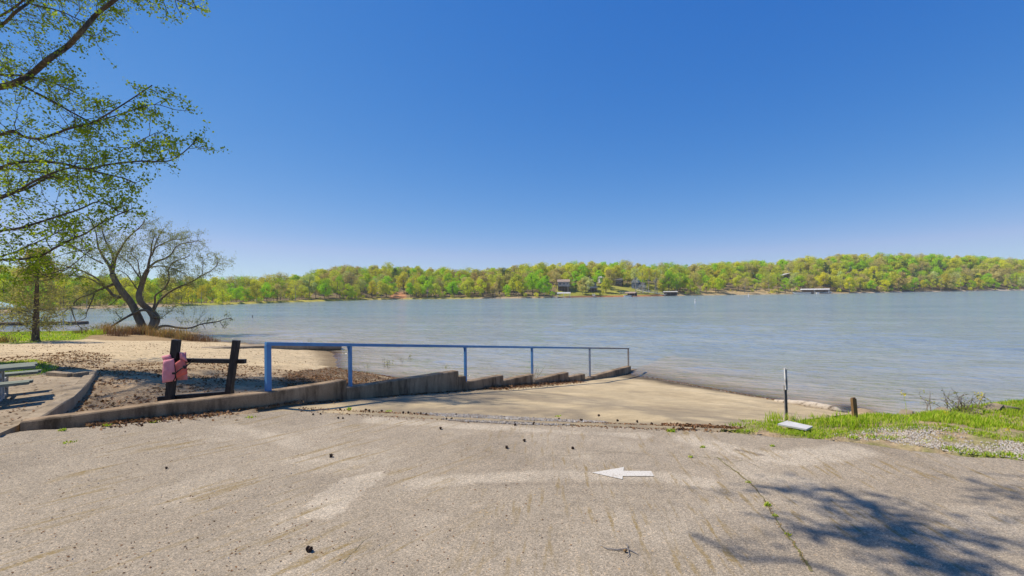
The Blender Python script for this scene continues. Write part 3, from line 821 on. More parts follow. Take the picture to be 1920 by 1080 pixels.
wall_root = empty('stepped_wall', W0, 'weathered low concrete wall stepping down beside the boat ramp under the blue railing', 'concrete wall')
mb = MB()
left = [(38, 791), (160, 775.5), (300, 757), (400, 746), (500, 735.5), (580, 723.5), (648, 712.5)]
pts = []
for (a, b), (c, d) in zip(left[:-1], left[1:]):
    for k in range(4):
        px = lerp(a, c, k / 4); py = lerp(b, d, k / 4)
        q = wall_base(px); pts.append((q.x, q.y, D(px, py, q.y).z + jit(q), q.z))
q = wall_base(648); pts.append((q.x, q.y, D(648, 712.5, q.y).z, q.z))
wall_seg(mb, pts)
part(wall_root, 'wall_section', mb, MAT['wallc'])
for (a, b, c, d) in [(648.4, 727.5, 858, 695.5), (858.4, 706.5, 871.6, 705.2), (872, 717.0, 942, 703.5), (942.4, 714.0, 1000, 701.5), (1000.4, 712.8, 1064, 698.0), (1064.4, 707.4, 1095, 701), (1095.4, 710.5, 1108.6, 707.0), (1109, 706.2, 1181, 686.4), (1181.4, 694.2, 1192, 692.2)]:
    mb = MB(); wall_run(mb, a, b, c, d, 20)
    part(wall_root, 'wall_section', mb, MAT['wallc'])

# ---------------------------------------------------------------- blue railing
rail_y = lambda px: 644.5 + (px - 500) * (653.5 - 644.5) / 680.0
rr = empty('blue_railing', W0, 'blue painted pipe railing with worn grey lower end, standing on the stepped concrete wall', 'railing')
def off_wall(px, o=.12):
    b = wall_base(px); d = Vector((WD.x, WD.y, 0)).normalized()
    return b + Vector((-d.y, d.x, 0)) * o
def rail_at(px):
    b = off_wall(px); return Vector((b.x, b.y, D(px, rail_y(px), b.y).z))
def shift_px(px):       # wall station whose offset point projects to px
    q = px
    for _ in range(4):
        b = off_wall(q); v = M3.transposed() @ (b - C0); q += px - (960 + F * v.x / -v.z)
    return q
r0, r1 = rail_at(shift_px(503)), rail_at(shift_px(1178.5))
mb = MB(); mb.bar(r0 - (r1 - r0).normalized() * .04, r1 + (r1 - r0).normalized() * .035, .075, .062)
part(rr, 'top_rail', mb, MAT['blue'])
ptops = {500: 735.5, 657: 727.0, 873: 716.5, 998: 713, 1106: 707, 1178.5: 691}
for k, px in enumerate([503, 657, 873, 998, 1106, 1178.5]):
    q = shift_px(px); b = off_wall(q)
    py = {503: 735.5, 657: 726, 873: 716.5, 998: 702, 1106: 707, 1178.5: 687}[px]
    zt = rail_at(q).z
    zb = D(px, py, b.y).z - .06
    mb = MB(); wdt = .085 if k == 0 else .06
    mb.bar((b.x, b.y, zb), (b.x, b.y, zt - .033), wdt, wdt, up=(WD.x, WD.y, 0))
    po = part(rr, 'post', mb, MAT['blue'])
    if k >= 4: po['label'] = 'post with most of its blue paint worn off'
    if 0 < k < 5:
        g = MB(); d = (r1 - r0).normalized()
        sgn = -1 if k < 4 else 1
        c = Vector((b.x, b.y, zt - .031))
        th = Vector((-d.y, d.x, 0)) * .006
        a1, a2, a3 = c + d * sgn * .031, c + d * sgn * .075, c + d * sgn * .031 - Vector((0, 0, .12))
        g.add([a1 - th, a2 - th, a3 - th, a1 + th, a2 + th, a3 + th], [(0, 1, 2), (5, 4, 3), (0, 3, 4, 1), (1, 4, 5, 2), (2, 5, 3, 0)])
        sub(po, rr, 'gusset', g, MAT['blue'])

# ---------------------------------------------------------------- black timber frame with life jacket
fb = P(318, 754, .05)
FY_ = fb.y
def fp_(px, py, dy=0.0): return D(px, py, FY_ + dy)
frm = empty('timber_frame', fb, 'black painted timber frame of two leaning posts and a crossbar behind the low wall', 'wooden frame')
mb = MB(); mb.bar(fp_(317, 756), fp_(331, 637), .125, .09, up=(0, 1, 0)); part(frm, 'post', mb, MAT['blackwood'])
mb = MB(); mb.bar(fp_(428, 746), fp_(443.5, 638), .105, .09, up=(0, 1, 0)); part(frm, 'post', mb, MAT['blackwood'])
mb = MB(); mb.bar(fp_(326, 675.5, .09), fp_(460, 677.5, .09), .085, .075, up=(0, 0, 1)); part(frm, 'crossbar', mb, MAT['blackwood'])
mb = MB(); mb.bar(fp_(298, 748.5, .09), fp_(437, 737.5, .09), .085, .10); part(frm, 'base_beam', mb, MAT['blackwood'])

# life jacket: shell of wadded panels round the left post
jk = empty('life_jacket', fp_(328, 686), 'faded pink life jacket strapped around the left post of the black timber frame', 'life jacket')
def slab(mb, outline, y0, thick, bulge, nx=9, ny=12, seed=0, skew=0.0):
    """outline: function(u,v)->(px,py); a wadded panel with rounded rim"""
    fr, bk = [], []
    for j in range(ny):
        for i in range(nx):
            u, v = i / (nx - 1), j / (ny - 1)
            px, py = outline(u, v)
            e = (math.sin(PI * min(1, max(0, u * .94 + .03))) * math.sin(PI * min(1, max(0, v * .94 + .03)))) ** .35
            wv = mnoise.noise(Vector((u * 2.2 + seed, v * 2.2, seed * 1.7))) * .010 - .007 * abs(math.sin(v * 3 * PI))
            dy = y0 + skew * u
            fr.append(fp_(px, py, dy - thick * e * .5 - bulge * e + wv))
            bk.append(fp_(px, py, dy + thick * e * .5 + .012 + wv))
    n = nx * ny; fs = []
    for j in range(ny - 1):
        for i in range(nx - 1):
            a = j * nx + i
            fs.append((a, a + nx, a + nx + 1, a + 1)); fs.append((n + a, n + a + 1, n + a + nx + 1, n + a + nx))
    rim = [i for i in range(nx)] + [j * nx + nx - 1 for j in range(1, ny)] + [(ny - 1) * nx + i for i in range(nx - 2, -1, -1)] + [j * nx for j in range(ny - 2, 0, -1)]
    for a, b in zip(rim, rim[1:] + rim[:1]): fs.append((a, b, b + n, a + n))
    mb.add(fr + bk, fs)
def quad(a, b, c, d, bow=0):
    def f(u, v):
        x = lerp(lerp(a[0], b[0], u), lerp(d[0], c[0], u), v); y = lerp(lerp(a[1], b[1], u), lerp(d[1], c[1], u), v)
        return x + bow * math.sin(PI * v) * (2 * u - 1), y
    return f
mb = MB(); slab(mb, quad((308, 668), (349, 660), (352, 712), (306, 714)), .13, .07, 0, seed=5); part(jk, 'back_panel', mb, MAT['pink'], True)
mb = MB(); slab(mb, quad((306, 676), (326, 672), (329.5, 714), (304, 718), .8), -.105, .045, .008, seed=1, skew=.02); part(jk, 'front_panel', mb, MAT['pink'], True)
mb = MB(); slab(mb, quad((328.5, 681), (345, 669), (352, 700), (331, 709.5), .5), -.11, .045, .008, seed=2, skew=.07); o_ = part(jk, 'front_panel', mb, MAT['coral'], True); o_['label'] = 'pink front panel, sun glow through it painted coral red'
mb = MB(); slab(mb, quad((302.5, 668), (320, 664), (323, 676), (307, 679)), -.02, .15, .0, 7, 7, 3); part(jk, 'shoulder', mb, MAT['pink'], True)
mb = MB(); slab(mb, quad((336, 660), (344, 661), (352, 679), (338, 674)), -.02, .15, .0, 7, 7, 4); part(jk, 'shoulder', mb, MAT['pink'], True)
mb = MB(); mb.tube([fp_(*a) for a in [(327.5, 684, -.15), (328.5, 692, -.17), (329, 700, -.17), (328.5, 708, -.16), (323.5, 717, -.12)]], .008, 6)
mb.tube([fp_(*a) for a in [(323, 700.5, -.175), (330, 699, -.18), (340, 691, -.15), (350, 686, -.08), (357, 680, .03), (361, 675, .05), (362, 672, .09)]], .011, 6)
part(jk, 'strap', mb, MAT['strap'])
mb = MB(); mb.box(fp_(326.5, 700, -.185), (.062, .022, .036)); part(jk, 'buckle', mb, MAT['strap']); mb = MB(); mb.box(fp_(346, 688.5, -.115), (.05, .022, .042), Matrix.Rotation(.5, 3, 'Y')); part(jk, 'buckle', mb, MAT['strap'])

# ---------------------------------------------------------------- curved kerb round the paved walk
kerb_px = [(74, 783.5, .245), (92, 772, .235), (111, 759.5, .225), (126, 751, .22), (139, 743.5, .215), (154, 730, .205), (167, 715.5, .195), (177, 702, .18), (183, 692.5, .16)]
joint_px = [(40, 787, .245), (58, 775, .235), (86, 760, .225), (104, 750, .22), (119, 739, .215), (133, 727, .205), (144, 716, .195), (156, 705, .18), (166, 697, .16)]
mb = MB()
vs = []
for (a, b) in zip(kerb_px, joint_px):
    p, q = P(*a), P(*b)
    p.z += jit(p, .01); q.z = p.z
    o = (p - q).normalized() * .02
    vs += [(p.x, p.y, -.45), (p.x, p.y, p.z - .02), tuple(p - o), tuple(q), (q.x, q.y, -.3)]
n = len(kerb_px); fs = []
for i in range(n - 1):
    for k in range(4): fs.append((i * 5 + k, i * 5 + k + 1, i * 5 + 6 + k, i * 5 + 5 + k))
fs += [tuple(range(4, -1, -1)), tuple((n - 1) * 5 + k for k in range(5))]
mb.add(vs, fs)
kp = P(*kerb_px[4])
tag(mb.build('curved_kerb', MAT['pathc'], origin=tuple(kp)), 'curved concrete kerb with a dark outer face between the paved walk and the leafy hollow', 'kerb')
mb = MB(); mb.bar(P(94, 700.5, .2), P(134, 704, .2), .16, .10); mb.bar(P(134.5, 704, .2), P(164, 700, .2), .15, .09)
tag(mb.build('step_edging', MAT['pathc'], origin=tuple(P(130, 703, .2))), 'low concrete step edging at the back of the paved walk near the picnic table', 'step')

# low beach path edging running into the water
mb = MB()
pp = [(118, 690, .0), (150, 683, -.08), (200, 674, -.25), (260, 665.5, -.45), (330, 658.5, -.72), (380, 654, -.9), (420, 651, -1.0), (470, 648.6, -1.18), (500, 647.6, -1.27), (570, 646.4, -1.45), (640, 645.6, -1.58)]
vs = []
for i, a in enumerate(pp):
    p = P(*a); a0 = P(*pp[max(0, i - 1)]); a1 = P(*pp[min(len(pp) - 1, i + 1)])
    d = Vector((a1.x - a0.x, a1.y - a0.y)).normalized(); nn = Vector((-d.y, d.x)) * interp(a[0], [118, 330, 640], [.9, 1.0, 1.1])
    h = interp(a[0], [118, 300, 420, 640], [.05, .08, .25, .3])
    z = p.z + jit(p, .02)
    vs += [(p.x, p.y, z - h - .5), (p.x, p.y, z - h), (p.x - nn.x * .12, p.y - nn.y * .12, z - h + .02), (p.x - nn.x * .1, p.y - nn.y * .1, z - .01), (p.x, p.y, z), (p.x + nn.x, p.y + nn.y, z + .02), (p.x + nn.x, p.y + nn.y, z - .6)]
n = len(pp); fs = []
for i in range(n - 1):
    for k in range(6): fs.append((i * 7 + k, i * 7 + 7 + k, i * 7 + 8 + k, i * 7 + k + 1))
fs += [tuple(range(7)), tuple((n - 1) * 7 + k for k in range(6, -1, -1))]
mb.add(vs, [f[::-1] for f in fs])
tag(mb.build('beach_path_slab', MAT['pathc'], origin=tuple(P(*pp[6]))), 'long low concrete path slab with a broken dark edge crossing the sand behind the timber frame', 'path slab')

# ---------------------------------------------------------------- picnic table
tb = P(40, 742, .2)
TY = tb.y
tr = empty('picnic_table', tb, 'weathered grey green picnic table with metal legs on the paved walk at the left edge', 'picnic table')
def tp_(px, py, dy=0): return D(px, py, TY + dy)
ztop = tp_(75, 684, 0).z; zse = tp_(62, 711, -.3).z
xe = tp_(73, 690, 0.1).x; xs = tp_(62, 711, -.35).x
rz = R(-4)
ax_ = Vector((-.74, -.67, 0)); pp_ = Vector((-.67, .74, 0))
E_ = Vector((tp_(69, 690, 0).x, TY, 0))
def TP(u, v, z): return E_ + ax_ * u + pp_ * v + Vector((0, 0, z))
def tbar(mb, u0, u1, v, z, w, h): mb.bar(TP(u0, v, z), TP(u1, v, z), w, h)
mb = MB()
for k in range(4): tbar(mb, .02 * (k % 2), 2.4, -.26 + k * .172, ztop, .155, .045)
part(tr, 'tabletop', mb, MAT['tablegreen'])
for v in (-.72, .72):
    mb = MB(); tbar(mb, .03, 2.35, v - .08, zse, .15, .045); tbar(mb, .0, 2.35, v + .085, zse, .15, .045)
    part(tr, 'bench_seat', mb, MAT['tablegreen'])
for u in (.45, 1.9):
    for v in (-.14, .14):
        mb = MB(); mb.bar(TP(u, v, tb.z - .03), TP(u, v, ztop - .024), .075, .075, up=ax_); part(tr, 'leg', mb, MAT['steel'])
    for v in (-.70, .70):
        mb = MB(); mb.bar(TP(u, v, tb.z - .03), TP(u, v, zse - .024), .055, .055, up=ax_); part(tr, 'seat_leg', mb, MAT['steel'])
    mb = MB(); mb.bar(TP(u, -.78, zse - .05), TP(u, .78, zse - .05), .05, .05); part(tr, 'cross_brace', mb, MAT['steel'])
    mb = MB(); mb.bar(TP(u, -.42, tb.z + .03), TP(u, .42, tb.z + .03), .07, .05); part(tr, 'foot', mb, MAT['steel'])

# ---------------------------------------------------------------- posts, board and driftwood on the right bank
def bank_at(px, py):
    lo, hi = -1.2, .4
    d = ray(px, py)
    ts = np.linspace(5, 16, 240)
    pts = np.array([C0[i] + d[i] / d.y * ts for i in range(3)])
    below = np.nonzero(pts[2] < natz(pts[0], pts[1]))[0]
    k = below[0] if len(below) else -1
    if below is None or len(below) == 0:
        dz = pts[2] - natz(pts[0], pts[1]); k = int(np.argmin(dz))
    p = Vector(pts[:, k]); p.z = gz(p.x, p.y)
    return p
b = bank_at(1474, 780)
pr = empty('metal_post', b, 'leaning broken metal signpost, pale above and dark rusty below, beside the boat ramp', 'post')
tp = D(1469.6, 689, b.y + .04); mid = b.lerp(tp, .63)
mb = MB(); a0 = b - Vector((0, 0, .25)); d = (mid - a0).normalized()
mb.bar(a0, mid, .032, .012, up=(0, 1, 0)); mb.bar(a0 + Vector((-.02, -.016, 0)), mid + Vector((-.02, -.016, 0)), .010, .028, up=(0, 1, 0)); mb.bar(a0 + Vector((.02, -.016, 0)), mid + Vector((.02, -.016, 0)), .010, .028, up=(0, 1, 0))
part(pr, 'lower_channel', mb, MAT['rustpost'])
mb = MB(); m2 = b.lerp(tp, .55) + Vector((0, -.036, 0)); t2 = tp + Vector((0, -.036, 0))
mb.bar(m2, t2, .038, .014, up=(0, 1, 0)); mb.bar(m2 + Vector((-.015, -.016, 0)), t2 + Vector((-.015, -.016, 0)), .010, .03, up=(0, 1, 0)); mb.bar(m2 + Vector((.015, -.016, 0)), t2 + Vector((.015, -.016, 0)), .010, .03, up=(0, 1, 0))
part(pr, 'upper_channel', mb, MAT['post'])

b = bank_at(1606, 790)
st_ = MB(); tp = D(1600, 747, b.y + .05)
st_.bar(b - Vector((0, 0, .25)), tp, .058, .05, up=(0, 1, 0)); st_.bar(tp, tp + Vector((-.002, .002, .012)), .044, .036, up=(0, 1, 0))
tag(st_.build('wooden_stake', MAT['stake'], origin=tuple(b)), 'short brown square wooden stake leaning in the grass at the water edge', 'stake')

z = -.01
q = [P(1458, 794.5, z), P(1512, 804.5, z), P(1524, 799.0, z + .02), P(1476, 788.5, z + .02)]
mb = MB(); up = Vector((0, 0, .022))
mb.add([p - up for p in q] + q + [], [(3, 2, 1, 0), (4, 5, 6, 7), (0, 1, 5, 4), (1, 2, 6, 5), (2, 3, 7, 6), (3, 0, 4, 7)])
tag(mb.build('fallen_board', MAT['board'], origin=tuple(q[0])), 'pale grey flat board lying on the grass below the metal post', 'board')

dl = [(1452, 752, WATER + .10, .03), (1475, 754.5, WATER + .11, .05), (1500, 757.0, WATER + .11, .065), (1525, 761.0, WATER + .11, .075), (1550, 765.5, WATER + .10, .075), (1568, 769.5, WATER + .08, .06), (1582, 774, WATER + .04, .025)]
mb = MB(); mb.tube([P(a, b, c + .06) for a, b, c, d in dl], [d * 1.75 for a, b, c, d in dl], 9)
for a, b, r in (((1495, 756, WATER + .12), (1478, 748.5, WATER + .35), .018), ((1540, 763, WATER + .12), (1552, 757, WATER + .28), .014)):
    mb.tube([P(*a), P(*a).lerp(D(b[0], b[1], P(*a).y + .1), .5) + Vector((.02, 0, .0)), D(b[0], b[1], P(*a).y + .1)], [r, r * .8, r * .4], 6)
tag(mb.build('driftwood_log', MAT['drift'], smooth=True, origin=tuple(P(1525, 761, WATER))), 'bleached driftwood log lying along the waterline right of the ramp', 'log')

rnd = random.Random(4)
def rubble(px, py, sx, sy, sz, yaw, tilt, label):
    b = bank_at(px, py)
    M = Matrix.Rotation(yaw, 3, 'Z') @ Matrix.Rotation(tilt, 3, 'Y')
    mb = MB(); vs = []; sx *= .62; sy *= .6; sz *= .8; b.z -= .02
    for zz in (-1, 1):
        for x, y in ((-1, -1), (-.2, -1.15), (1, -.9), (1.1, .3), (.8, 1), (-.4, 1.1), (-1.1, .6)):
            v = Vector((x * sx * (1 + rnd.uniform(-.12, .12)), y * sy * (1 + rnd.uniform(-.12, .12)), zz * sz))
            vs.append(b + M @ v)
    n = 7
    mb.add(vs, [tuple(range(n - 1, -1, -1)), tuple(range(n, 2 * n))] + [(i, (i + 1) % n, (i + 1) % n + n, i + n) for i in range(n)])
    tag(mb.build('concrete_slab_fragment', MAT['rubble'], origin=tuple(b)), label, 'concrete rubble', 'broken concrete slabs along the grassy bank')
rubble(1697, 777, .17, .13, .045, R(20), R(-32), 'tilted broken concrete slab at the water edge, left of the dry twiggy shrub')
rubble(1722, 777, .10, .10, .035, R(-10), R(12), 'small flat broken concrete slab next to the tilted one at the bank edge')
rubble(1764, 773, .20, .15, .05, R(15), R(-22), 'broken concrete slab below the dry twiggy shrub')
rubble(1832, 771, .15, .12, .04, R(40), R(-10), 'broken concrete slab right of the dry twiggy shrub')
rubble(1863, 766, .20, .16, .06, R(10), R(-25), 'largest broken concrete slab near the right edge of the bank')
rubble(1895, 765, .16, .13, .05, R(-15), R(8), 'rightmost broken concrete slab on the grassy bank')

# ---------------------------------------------------------------- painted arrow
ar = [(1110, 887), (1170, 876.5), (1164, 883.5), (1221, 884), (1226, 893.5), (1163, 893.5), (1167, 899.5)]
mb = MB()
top = []
for a, b in ar:
    p = on_lot(a, b); p.z = az(p.x, p.y) + .006; top.append(p)
c = sum(top, Vector()) / len(top)
# subdivide so that it hugs the lot
def fan(mb, poly, lift=.006):
    n = len(poly)
    import itertools
    tri = [(0, 1, 6), (1, 2, 5), (1, 5, 6), (2, 3, 4), (2, 4, 5)]
    for t3 in tri:
        A, B, Cc = [poly[i] for i in t3]; k = 6; ids = {}
        vs = []; fs = []
        for i in range(k + 1):
            for j in range(k + 1 - i):
                p = A + (B - A) * (i / k) + (Cc - A) * (j / k)
                p.z = az(p.x, p.y) + lift
                ids[i, j] = len(vs); vs.append(p)
        for i in range(k):
            for j in range(k - i):
                fs.append((ids[i, j], ids[i + 1, j], ids[i, j + 1]))
                if i + j < k - 1: fs.append((ids[i + 1, j], ids[i + 1, j + 1], ids[i, j + 1]))
        mb.add(vs, fs)
fan(mb, top)
tag(mb.build('painted_arrow', MAT['roadpaint'], origin=tuple(c)), 'worn white painted arrow pointing left on the asphalt', 'road marking')

# ---------------------------------------------------------------- small litter on the asphalt
rnd = random.Random(11)
def burr(name, c, r):
    mb = MB()
    import bmesh
    bm = bmesh.new(); bmesh.ops.create_icosphere(bm, subdivisions=2, radius=r)
    base = list(bm.verts)
    bm.verts.ensure_lookup_table()
    for i, v in enumerate(bm.verts):
        v.co *= (1.28 if i % 2 else .80) * (1 + rnd.uniform(-.08, .08))
    me = bpy.data.meshes.new(name); bm.to_mesh(me); bm.free(); me.materials.append(MAT['gumball'])
    return me
bme = [burr('sweetgum_ball', None, 1.0) for _ in range(2)]
balls = [(580, 1034, 13, 'largest dark sweetgum ball on the near asphalt, below the pale patch'),
 (621, 857, 8, 'dark sweetgum ball on open asphalt left of centre, above the pale patch'),
 (983, 828, 6, 'sweetgum ball alone on the asphalt, nearest the ramp of the open pair'), (950, 841, 7, 'sweetgum ball on open asphalt in the middle of the lot, leftmost of two level ones'), (1074, 842, 6, 'sweetgum ball on open asphalt above the painted arrow'),
 (826, 805, 6, 'sweetgum ball just in front of the gravel at the ramp joint'), (312, 879, 5, 'small dark sweetgum ball on the left asphalt below the low wall'), (1048, 791, 6, None), (945, 787, 5, None), (1001, 796, 6, None), (966, 798, 5, None), (1090, 793, 7, None),
 (638, 771, 5, None), (686, 771, 5, None), (692, 774, 5, None), (716, 774, 5, None), (756, 778, 5, None), (766, 778, 5, None), (789, 780, 5, None), (799, 782, 5, None), (837, 787, 5, None), (847, 787, 5, None), (855, 782, 5, None), (634, 785, 4, None), (643, 785, 4, None),
 (1123, 781, 5, None), (1195, 792, 5, None), (1222, 796, 5, None), (1158, 790, 5, None), (587, 778, 4, None), (601, 777, 4, None), (700, 776, 4, None), (777, 780, 4, None), (1063, 795, 4, None), (1031, 790, 4, None)]
for i, (px, py, w, lab) in enumerate(balls):
    p = on_lot(px, py); r = max(.012, w / F * p.y * .5 * .82)
    o = bpy.data.objects.new('sweetgum_ball', bme[i % 2]); COL.objects.link(o)
    hz_ = az(p.x, p.y)
    if p.y > float(asph_edge(p.x)) - .05: hz_ = max(hz_, rampz(p.x, p.y)) 
    o.location = (p.x, p.y, hz_ + r * .95); o.scale = (r, r, r * .95); o.rotation_euler = (rnd.uniform(0, 6), rnd.uniform(0, 6), rnd.uniform(0, 6))
    tag(o, lab or 'small dark sweetgum ball lying along the gravelly joint between asphalt and ramp', 'sweetgum ball', 'sweetgum balls scattered on the asphalt')

# fallen twig with a bud
tw = empty('fallen_twig', on_lot(1172, 1036), 'thin dark forked twig with a reddish bud on the near asphalt', 'twig')
mb = MB()
def lotpts(l, h): 
    out = []
    for a, b in l:
        p = on_lot(a, b); p.z = az(p.x, p.y) + h; out.append(p)
    return out
mb.tube(lotpts([(1125, 1024), (1140, 1031), (1158, 1033), (1176, 1031), (1196, 1041)], .010), [.002, .0035, .005, .005, .0025], 5)
mb.tube(lotpts([(1176, 1031), (1177, 1024), (1171, 1021)], .012), [.004, .003, .002], 5)
mb.tube(lotpts([(1178, 1033), (1180, 1042), (1175, 1047)], .010), [.004, .003, .002], 5)
part(tw, 'twig_stem', mb, MAT['rustpost'])
mb = MB(); p = on_lot(1172, 1036); p.z = az(p.x, p.y) + .014
mb.tube([p + Vector((-.012, 0, 0)), p, p + Vector((.014, .004, .002))], [.004, .013, .005], 7)
part(tw, 'bud', mb, MAT['stake'], True)

# cracks
def crack(px_pts, wpx, name='pavement_crack'):
    pl = []
    for (a, b), (c, d) in zip(px_pts[:-1], px_pts[1:]):
        for k in range(8):
            x = lerp(a, c, k / 8); y = lerp(b, d, k / 8)
            pl.append(on_lot(x + 4 * mnoise.noise(Vector((x * .11, y * .13, 2))), y + 2.0 * mnoise.noise(Vector((x * .1, y * .12, 7)))))
    mb = MB(); vs = []; fs = []
    for i, p in enumerate(pl):
        a = pl[max(0, i - 1)]; b = pl[min(len(pl) - 1, i + 1)]
        d = (b - a); d.z = 0; d.normalize(); nn = Vector((-d.y, d.x, 0))
        w = wpx * (.5 + 1.3 * abs(mnoise.noise(Vector((p.x * 5, p.y * 5, 1))))) 
        for s in (-1, 1):
            q = p + nn * s * w; vs.append((q.x, q.y, az(q.x, q.y) + .004))
    for i in range(len(pl) - 1): fs.append((2 * i, 2 * i + 2, 2 * i + 3, 2 * i + 1))
    mb.add(vs, fs)
    tag(mb.build(name, MAT['crack']), kind='structure')
    return pl
CR = crack([(1345, 858), (1372, 878), (1402, 902), (1425, 925), (1440, 950), (1462, 985), (1485, 1015), (1505, 1045), (1525, 1075)], .008)
crack([(1290, 852), (1320, 858), (1345, 858), (1372, 868), (1395, 862), (1430, 880)], .003)
crack([(640, 1060), (680, 1015), (705, 1000)], .0025)
crack([(950, 845), (1010, 856), (1100, 852), (1180, 846)], .0018)

# ---------------------------------------------------------------- grass, weeds, gravel, leaf litter
def blades(mb, p, h, rng, n=1, spread=.02, lean=.35, w=.006, droop=0.35):
    for _ in range(n):
        a = rng.uniform(0, 2 * PI); r = spread * math.sqrt(rng.random())
        b = Vector((p[0] + r * math.cos(a), p[1] + r * math.sin(a), p[2]))
        aa = rng.uniform(0, 2 * PI); l = rng.uniform(.1, 1) * lean
        d = Vector((math.cos(aa) * l, math.sin(aa) * l, 1)).normalized()
        hh = h * rng.uniform(.5, 1.15)
        s = Vector((-math.sin(aa), math.cos(aa), 0)) * w * rng.uniform(.7, 1.3)
        m = b + d * hh * .6
        e = m + (d + Vector((math.cos(aa), math.sin(aa), -.3)) * droop).normalized() * hh * .45
        mb.add([b - s, b + s, m + s * .8, m - s * .8, e], [(0, 1, 2, 3), (3, 2, 4)])
rng = random.Random(21)
def cg(sd): return max(-1.5 * sd, min(1.5 * sd, rng.gauss(0, sd)))
def scatter(poly, n, rng, zf):
    xs = [p[0] for p in poly]; ys = [p[1] for p in poly]
    X = np.array([rng.uniform(min(xs), max(xs)) for _ in range(n * 4)]); Y = np.array([rng.uniform(min(ys), max(ys)) for _ in range(n * 4)])
    k = inpoly(X, Y, poly); X, Y = X[k][:n], Y[k][:n]
    return X, Y, zf(X, Y)
gp = [P(a, b, c) for a, b, c in [(1436, 790, -.1), (1470, 781, -.15), (1560, 777, -.3), (1640, 780, -.24), (1690, 782, -.24), (1760, 774, -.27), (1820, 770, -.29), (1900, 764, -.33), (2060, 762, -.36), (2120, 820, 0), (1920, 829, -.02), (1800, 812, -.04), (1700, 808, -.05), (1600, 804, -.06), (1540, 806, -.06), (1480, 801, -.06)]]
gp2 = gp[:2] + [p + Vector((.25, .45, 0)) for p in gp[2:9]] + gp[9:]
def groundZ(X, Y):
    return natz(X, Y) + (fbm(X, Y, 1.3, 1) - .5) * 0.10 + (fbm(X, Y, 5, 4, 2) - .5) * 0.035
GXs, GYs, GZs = scatter(gp2, 26000, rng, groundZ)
dens = fbm(GXs, GYs, 1.4, 55)
mb = MB()
for x, y, z, dn in zip(GXs, GYs, GZs, dens):
    if rng.random() > (dn - .22) * 2.6: continue
    blades(mb, (x, y, z - .01), .07 + .10 * max(0, dn - .42) , rng, 2, .03, .55, .0045)
gx, gy, gz_ = scatter([P(a, b, c) for a, b, c in [(1440, 793, -.1), (1480, 803, -.06), (1560, 806, -.05), (1640, 809, -.05), (1760, 814, -.04), (1930, 832, -.02), (1930, 838, 0), (1740, 819, -.04), (1600, 815, -.04), (1540, 820, -.04), (1450, 812, -.05), (1420, 800, -.06)]], 2600, rng, groundZ)
for x, y, z in zip(gx, gy, gz_):
    if y > float(asph_edge(x)): blades(mb, (x, y, z - .01), rng.uniform(.03, .07), rng, 2, .03, .8, .004)
for a, b in [(1500, 797), (1585, 793), (1605, 796), (1570, 797), (1595, 800), (1620, 800), (1550, 795), (1640, 797), (1450, 789), (1462, 786), (1530, 790), (1700, 800), (1770, 795), (1860, 790), (1900, 800)]:
    p = bank_at(a, b)
    for _ in range(60): blades(mb, (p.x + rng.gauss(0, .10), p.y + rng.gauss(0, .10), p.z - .02), .17, rng, 1, .02, .5, .005)
# ragged edge and tufts in the gravel
for a, b, r, n in [(1385, 797, .10, 90), (1410, 794, .10, 90), (1425, 798, .08, 60), (1390, 809, .06, 60), (1405, 810, .06, 50), (1420, 806, .05, 30), (1500, 815, .07, 60), (1530, 817, .06, 40), (1600, 824, .05, 40), (1640, 822, .08, 70), (1665, 826, .06, 60), (1690, 822, .06, 50), (1735, 833, .05, 25), (1783, 843, .07, 70), (1822, 852, .09, 90), (1862, 843, .05, 40), (1900, 858, .08, 80), (1880, 856, .06, 60), (1575, 812, .06, 40), (1780, 822, .06, 40), (1850, 855, .06, 50), (1555, 822, .05, 30)]:
    p = bank_at(a, b)
    for _ in range(n): blades(mb, (p.x + rng.gauss(0, r), p.y + rng.gauss(0, r * .5), max(p.z, az(p.x, p.y)) - .01), .05, rng, 1, .02, .7, .0045)
tag(mb.build('bank_grass', MAT['grass']), kind='stuff')

# bright strip of grass at the cove
mb = MB()
gl = [P(*a) for a in [(-120, 641, -.8), (-100, 630, -1.75), (0, 626.5, -1.85), (150, 623, -1.85), (185, 628, -1.7), (150, 635, -1.15), (60, 641, -.92), (0, 643, -.85)]]
gx, gy, gz_ = scatter(gl, 5200, rng, groundZ)
for x, y, z in zip(gx, gy, gz_): blades(mb, (x, y, z - .02), .16, rng, 2, .1, .6, .02)
gx, gy, gz_ = scatter([P(*a) for a in [(-30, 690, 0), (0, 682, -.05), (60, 678, -.1), (112, 688, 0), (85, 699, .05), (45, 704, .1), (0, 706, .1)]], 900, rng, groundZ)
for x, y, z in zip(gx, gy, gz_): blades(mb, (x, y, z - .01), .08, rng, 3, .06, .7, .006)
tag(mb.build('cove_grass', MAT['grass']), kind='stuff')

